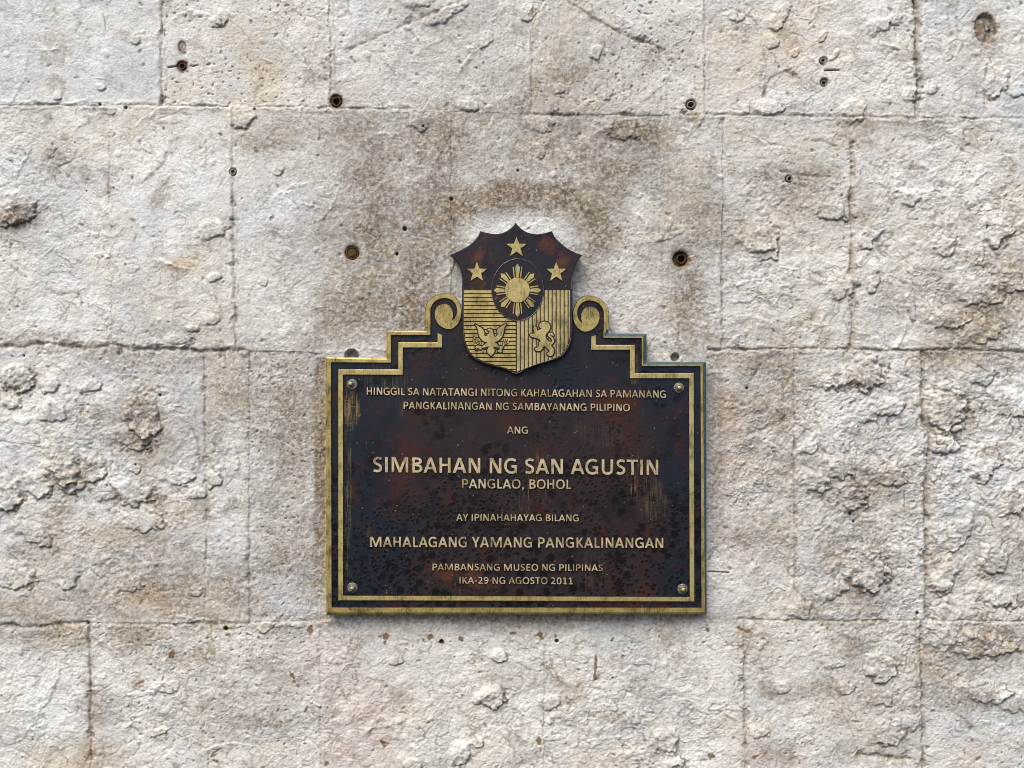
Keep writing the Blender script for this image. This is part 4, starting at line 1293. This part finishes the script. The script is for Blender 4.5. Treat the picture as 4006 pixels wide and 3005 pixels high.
for nm, pts, T in (('eagle_emblem', eagle, G1), ('lion_emblem', lion, G2)):
    p = PX()
    g = T(pts)
    p.poly(g, SF1 - 1, SF1 + 8, bev=1.0, mi=0)
    wire(p, g + [g[0]], 9.5, SF1 - 1, HB, mi=1)
    if nm == 'eagle_emblem':
        for (x, y, a, b, r) in ((360, 800, 34, 62, -.5), (325, 905, 28, 50, -.6), (440, 920, 24, 52, .3), (490, 1000, 22, 48, .2), (385, 1050, 60, 26, -.15), (590, 1000, 26, 56, .35), (680, 1300, 22, 60, 0)):
            for k, (mi, grow, hh) in enumerate(((1, 22, HB + 0.5), (0, 0, SF1 + 6))):
                e = [(x + (a + grow) * math.cos(q) * math.cos(r) - (b + grow) * math.sin(q) * math.sin(r), y + (a + grow) * math.cos(q) * math.sin(r) + (b + grow) * math.sin(q) * math.cos(r))
                     for q in np.linspace(0, 2 * math.pi, 12, endpoint=False)]
                p.poly(T(e), SF1 - 1, hh + random.uniform(-0.1, 0.1), mi=mi)
        for (x, y) in ((1495, 880), (1580, 870), (1640, 950)):
            wire(p, T([(1430, 1120), (x, y)]), 9.0, SF1 - 1, HB + 0.8, mi=1)
            wire(p, T([(1435, 1115), (x, y)]), 2.4, SF1 - 1, SF1 + 6, mi=0)
            e = [(x + 26 * math.cos(q), y + 44 * math.sin(q)) for q in np.linspace(0, 2 * math.pi, 10, endpoint=False)]
            p.poly(T(e), SF1 - 1, SF1 + 6.4 + random.uniform(0, 0.2), mi=0)
    p.build(nm, BRASS_P, shield, mats=[BRASS_P, BLACKM])


# ---- lettering: a humanist sans drawn as outlines, capital height 1
def stroke(path, t):
    L, R = [], []
    n = len(path)
    for i in range(n):
        a, b, c = path[max(i - 1, 0)], path[i], path[min(i + 1, n - 1)]
        e1 = Vector((b[0] - a[0], b[1] - a[1]))
        e2 = Vector((c[0] - b[0], c[1] - b[1]))
        if i == 0:
            e1 = e2
        if i == n - 1:
            e2 = e1
        e1.normalize(); e2.normalize()
        n1, n2 = Vector((-e1.y, e1.x)), Vector((-e2.y, e2.x))
        q = (n1 + n2) / max(0.45, 1 + n1.dot(n2)) * (t / 2)
        L.append((b[0] + q.x, b[1] + q.y))
        R.append((b[0] - q.x, b[1] - q.y))
    return L + R[::-1]


def sup(cx, cy, rx, ry, a0, a1, n, e=2.35):
    out = []
    for k in range(n):
        a = a0 + (a1 - a0) * k / (n - 1)
        c, s = math.cos(a), math.sin(a)
        out.append((cx + rx * math.copysign(abs(c) ** (2 / e), c), cy + ry * math.copysign(abs(s) ** (2 / e), s)))
    return out


def glyph(ch, t):
    """-> advance width, list of (outline, holes)"""
    pi = math.pi
    W = dict(A=.90, B=.84, E=.76, G=.97, H=.967, I=.40, K=.83, L=.66, M=1.32, N=1.0, O=1.03, P=.81, S=.72, T=.76, U=.99, Y=.78)
    W.update({',': .39, '-': .475, ' ': .35, '0': .787, '1': .787, '2': .787, '9': .787})
    w = W[ch]
    a, b, c = .13, w - .13, w / 2
    th = t * .88
    if ch == ' ':
        return w, []
    if ch == 'I':
        return w, [([(c - t / 2, 0), (c - t / 2, 1), (c + t / 2, 1), (c + t / 2, 0)], [])]
    if ch == 'H':
        return w, [([(a, 0), (a, 1), (a + t, 1), (a + t, .5 + th / 2 + .02), (b - t, .5 + th / 2 + .02), (b - t, 1), (b, 1), (b, 0), (b - t, 0), (b - t, .52 - th / 2), (a + t, .52 - th / 2), (a + t, 0)], [])]
    if ch == 'L':
        return w, [([(a, 0), (a, 1), (a + t, 1), (a + t, th), (w - .04, th), (w - .04, 0)], [])]
    if ch == 'E':
        b = w - .09
        return w, [([(a, 0), (a, 1), (b, 1), (b, 1 - th), (a + t, 1 - th), (a + t, .53 + th / 2), (b - .05, .53 + th / 2), (b - .05, .53 - th / 2), (a + t, .53 - th / 2), (a + t, th), (b, th), (b, 0)], [])]
    if ch == 'T':
        return w, [([(c - t / 2, 0), (c - t / 2, 1 - th), (.02, 1 - th), (.02, 1), (w - .02, 1), (w - .02, 1 - th), (c + t / 2, 1 - th), (c + t / 2, 0)], [])]
    if ch == 'A':
        k = c - .58 * t - .01
        xl = lambda y: .01 + 1.1 * t + y * k
        y0, y1 = .23, .23 + th
        ys = (c - .01 - 1.1 * t) / k
        return w, [([(.01, 0), (c - .58 * t, 1), (c + .58 * t, 1), (w - .01, 0), (w - .01 - 1.1 * t, 0), (w - xl(y0), y0), (xl(y0), y0), (.01 + 1.1 * t, 0)],
                    [[(xl(y1), y1), (c, ys), (w - xl(y1), y1)]])]
    if ch == 'N':
        return w, [([(a, 0), (a, 1), (a + t * 1.3, 1), (b - t * .92, .27), (b - t * .92, 1), (b, 1), (b, 0), (b - t * 1.3, 0), (a + t * .92, .73), (a + t * .92, 0)], [])]
    if ch == 'M':
        return w, [([(a, 0), (a, 1), (a + t * 1.5, 1), (c, .27), (b - t * 1.5, 1), (b, 1), (b, 0), (b - t * .95, 0), (b - t * .95, .78), (c + .42 * t, 0), (c - .42 * t, 0), (a + t * .95, .78), (a + t * .95, 0)], [])]
    if ch == 'K':
        b = w - .02
        return w, [([(a, 0), (a, 1), (a + t, 1), (a + t, .56), (b - .06 - 1.2 * t, 1), (b - .06, 1), (a + t + .17, .53), (b, 0), (b - 1.3 * t, 0), (a + t, .48), (a + t, 0)], [])]
    if ch == 'Y':
        return w, [([(c - t / 2, 0), (c - t / 2, .39), (.02, 1), (.02 + 1.2 * t, 1), (c, .55), (w - .02 - 1.2 * t, 1), (w - .02, 1), (c + t / 2, .39), (c + t / 2, 0)], [])]
    if ch in 'O0':
        rx = c - (.07 if ch == 'O' else .06)
        return w, [(sup(c, .5, rx, .515, 0, 2 * pi, 33)[:-1], [sup(c, .5, rx - t, .515 - th, 0, 2 * pi, 33)[:-1]])]
    if ch == 'P':
        b = w - .05
        return w, [([(a, 0), (a, 1)] + sup(a + .28, .69, b - a - .28, .31, pi / 2, -pi / 2, 13) + [(a + t, .38), (a + t, 0)],
                    [[(a + t, .38 + th)] + sup(a + .28, .69, b - a - .28 - t, .31 - th, -pi / 2, pi / 2, 13) + [(a + t, 1 - th)]])]
    if ch == 'B':
        b = w - .06
        return w, [([(a, 0), (a, 1)] + sup(a + .26, .765, b - a - .30, .235, pi / 2, -pi / 2 + .25, 9) + sup(a + .26, .275, b - a - .26, .275, pi / 2 - .3, -pi / 2, 11),
                    [[(a + t, .53 + th / 2 + .02)] + sup(a + .26, .765, b - a - .30 - t, .235 - th * .95, -pi / 2, pi / 2, 9) + [(a + t, 1 - th)],
                     [(a + t, th)] + sup(a + .26, .275, b - a - .26 - t, .275 - th * .95, -pi / 2, pi / 2, 9) + [(a + t, .53 - th / 2 + .0)]])]
    if ch == 'U':
        r = (b - a - t) / 2
        return w, [(stroke([(a + t / 2, 1)] + sup(c, .37, r, .37 - th / 2 + .015, pi, 2 * pi, 15) + [(b - t / 2, 1)], t), [])]
    if ch == 'G':
        rx, ry = c - .02 - t / 2, .515 - th / 2
        path = sup(c + .03, .5, rx, ry, math.radians(48), math.radians(308), 25, 2.2)
        xe = w - .10 - t / 2
        return w, [(stroke(path + [(xe, .13), (xe, .47), (xe - .27, .47)], t * .95), [])]
    if ch == 'S':
        p = smooth([(.60, .87), (.46, .925), (.29, .915), (.17, .82), (.165, .68), (.26, .575), (.42, .49), (.545, .385), (.56, .22), (.46, .10), (.28, .07), (.10, .125)], 3)
        return w, [(stroke(p, t * .95), [])]
    if ch == '2':
        p = smooth([(.12, .85), (.24, .92), (.40, .93), (.53, .85), (.565, .71), (.52, .56), (.40, .38), (.15, .075)], 3)
        return w, [(stroke(p + [(.68, .075)], t * .92), [])]
    if ch == '9':
        p = smooth([(.15, .085), (.33, .07), (.50, .17), (.60, .36), (.625, .62), (.57, .82), (.43, .93), (.26, .90), (.16, .76), (.17, .58), (.28, .46), (.43, .455), (.53, .52)], 3)
        return w, [(stroke(p, t * .92), [])]
    if ch == '1':
        return w, [([(.15, 0), (.15, th), (.34, th), (.34, .83), (.17, .73), (.12, .83), (.38, 1), (.34 + t, 1), (.34 + t, th), (.66, th), (.66, 0)], [])]
    if ch == ',':
        return w, [([(.10, -.19), (.14, .16), (.14 + t * 1.1, .16), (.14 + t * 1.05, .0), (.17, -.19)], [])]
    if ch == '-':
        return w, [([(.07, .33), (.07, .33 + th), (w - .07, .33 + th), (w - .07, .33)], [])]


def text_line(txt, uL, vL, uR, vR, cap, t):
    gl, x = [], 0.0
    for ch in txt:
        wd, sh_ = glyph(ch, t)
        gl.append((x, sh_))
        x += wd
    x0 = min(q[0] for gx, s_ in gl[:1] for o, _ in s_ for q in [(gx + z[0], 0) for z in o])
    x1 = max(gl[-1][0] + z[0] for o, _ in gl[-1][1] for z in o)
    k = (uR - uL) / (x1 - x0)
    f = lambda q, gx: (uL + (gx + q[0] - x0) * k, vL + (vR - vL) * (gx + q[0] - x0) / (x1 - x0) - q[1] * cap)
    p = PX()
    for gx, s_ in gl:
        for o, hs in s_:
            p.poly([f(z, gx) for z in o], F - 0.5, F + 4.5, holes=[[f(z, gx) for z in h] for h in hs], flare=2.4, side=1)
    return p.build('lettering', LETTER, plaque, mats=[LETTER, BLACKM])


text_line('HINGGIL SA NATATANGI NITONG KAHALAGAHAN SA PAMANANG', 1435, 1544.5, 2605, 1556.5, 28.5, .152)
text_line('PANGKALINANGAN NG SAMBAYANANG PILIPINO', 1579, 1600, 2463.6, 1608.7, 28, .152)
text_line('ANG', 1983.3, 1695.8, 2065, 1696.5, 27, .152)
text_line('SIMBAHAN NG SAN AGUSTIN', 1460, 1847, 2575, 1858.5, 59, .168)
text_line('PANGLAO, BOHOL', 1808, 1910, 2235, 1913, 36, .155)
text_line('AY IPINAHAHAYAG BILANG', 1784.8, 2037, 2264, 2039.5, 26, .152)
text_line('MAHALAGANG YAMANG PANGKALINANGAN', 1448.7, 2139.8, 2594.7, 2144, 39.5, .168)
text_line('PAMBANSANG MUSEO NG PILIPINAS', 1692, 2231, 2357.8, 2234.5, 25.8, .152)
text_line('IKA-29 NG AGOSTO 2011', 1797.8, 2283, 2240, 2286, 26, .152)


# ------------------------------------------------------------------ old anchors left in the wall
def thing(name, u, v, label, cat, group=None):
    o = bpy.data.objects.new(name, None)
    COL.objects.link(o)
    o.location = P(u, v, -10)
    o['label'] = label
    o['category'] = cat
    if group:
        o['group'] = group
    bpy.context.view_layer.update()
    return o


def anchor(u, v, ro, ri, h, label, m_s, m_c, sx=1.0, sy=1.0, rot=0.0, core_h=-14, jit=0.05):
    t = thing('wall_anchor', u, v, label, 'wall anchor', 'old anchors left in the stone wall')
    p = PX()
    p.lathe(u, v, [(ro * 0.95, -26), (ro, h - 2), (ro * 0.93, h), ((ro + ri) / 2, h + 0.6), (ri * 1.05, h - 0.5), (ri, h - 3), (ri * 0.96, core_h - 4)], seg=22, sx=sx, sy=sy, rot=rot, jit=jit)
    p.f.pop(); p.m.pop()
    p.build('sleeve', m_s, t, smooth=True)
    c = PX()
    c.lathe(u, v, [(ri * 0.99, core_h - 6), (ri * 0.97, core_h), (ri * 0.5, core_h + 1.5), (0.4, core_h + 2)], seg=18, sx=sx, sy=sy, rot=rot)
    c.build('core', m_c, t, smooth=True)


anchor(1378, 990, 25, 20, 1, 'round rusty brown plug set flush in the wall left of the shield', RUST, RUST, core_h=-3)
anchor(2668, 1012, 20, 14, -10, 'rusty sleeve sunk in the deep round hole right of the shield', RUST, DEEP, core_h=-34)
anchor(1315, 396, 19, 12, -4, 'broken rusty plug in the wall on the joint high above the left of the plaque', RUST, DEEP, core_h=-22, jit=0.16)
anchor(711, 257, 13, 8, -5, 'rusty plug between two short black cuts, upper left of the wall', RUST, DEEP, core_h=-13, jit=0.1)
anchor(3219, 237, 11.5, 7, 3, 'small pale tube end above the short black cut, upper right of the wall', SLEEVE, DEEP, core_h=-14, sy=0.8, rot=.4)
anchor(3225, 323, 12, 7, -6, 'small grey tube sunk below the short black cut, upper right of the wall', SLEEVE, DEEP, core_h=-15, jit=0.1)
anchor(2703, 410, 17.5, 12, 2, 'widest pale tube end, just above the top joint right of the shield', SLEEVE, DEEP, core_h=-20, sy=0.8, rot=.35, jit=0.07)
anchor(3088, 699, 11, 7.5, 5, 'smooth thin tube end poking out of the brownish block right of the plaque', SLEEVE, DEEP, core_h=-18, jit=0.01)
anchor(911, 673, 11.5, 7, 1, 'grey ringed plug on the upright joint left of the plaque', SLEEVE, STEEL, core_h=-8, jit=0.03)
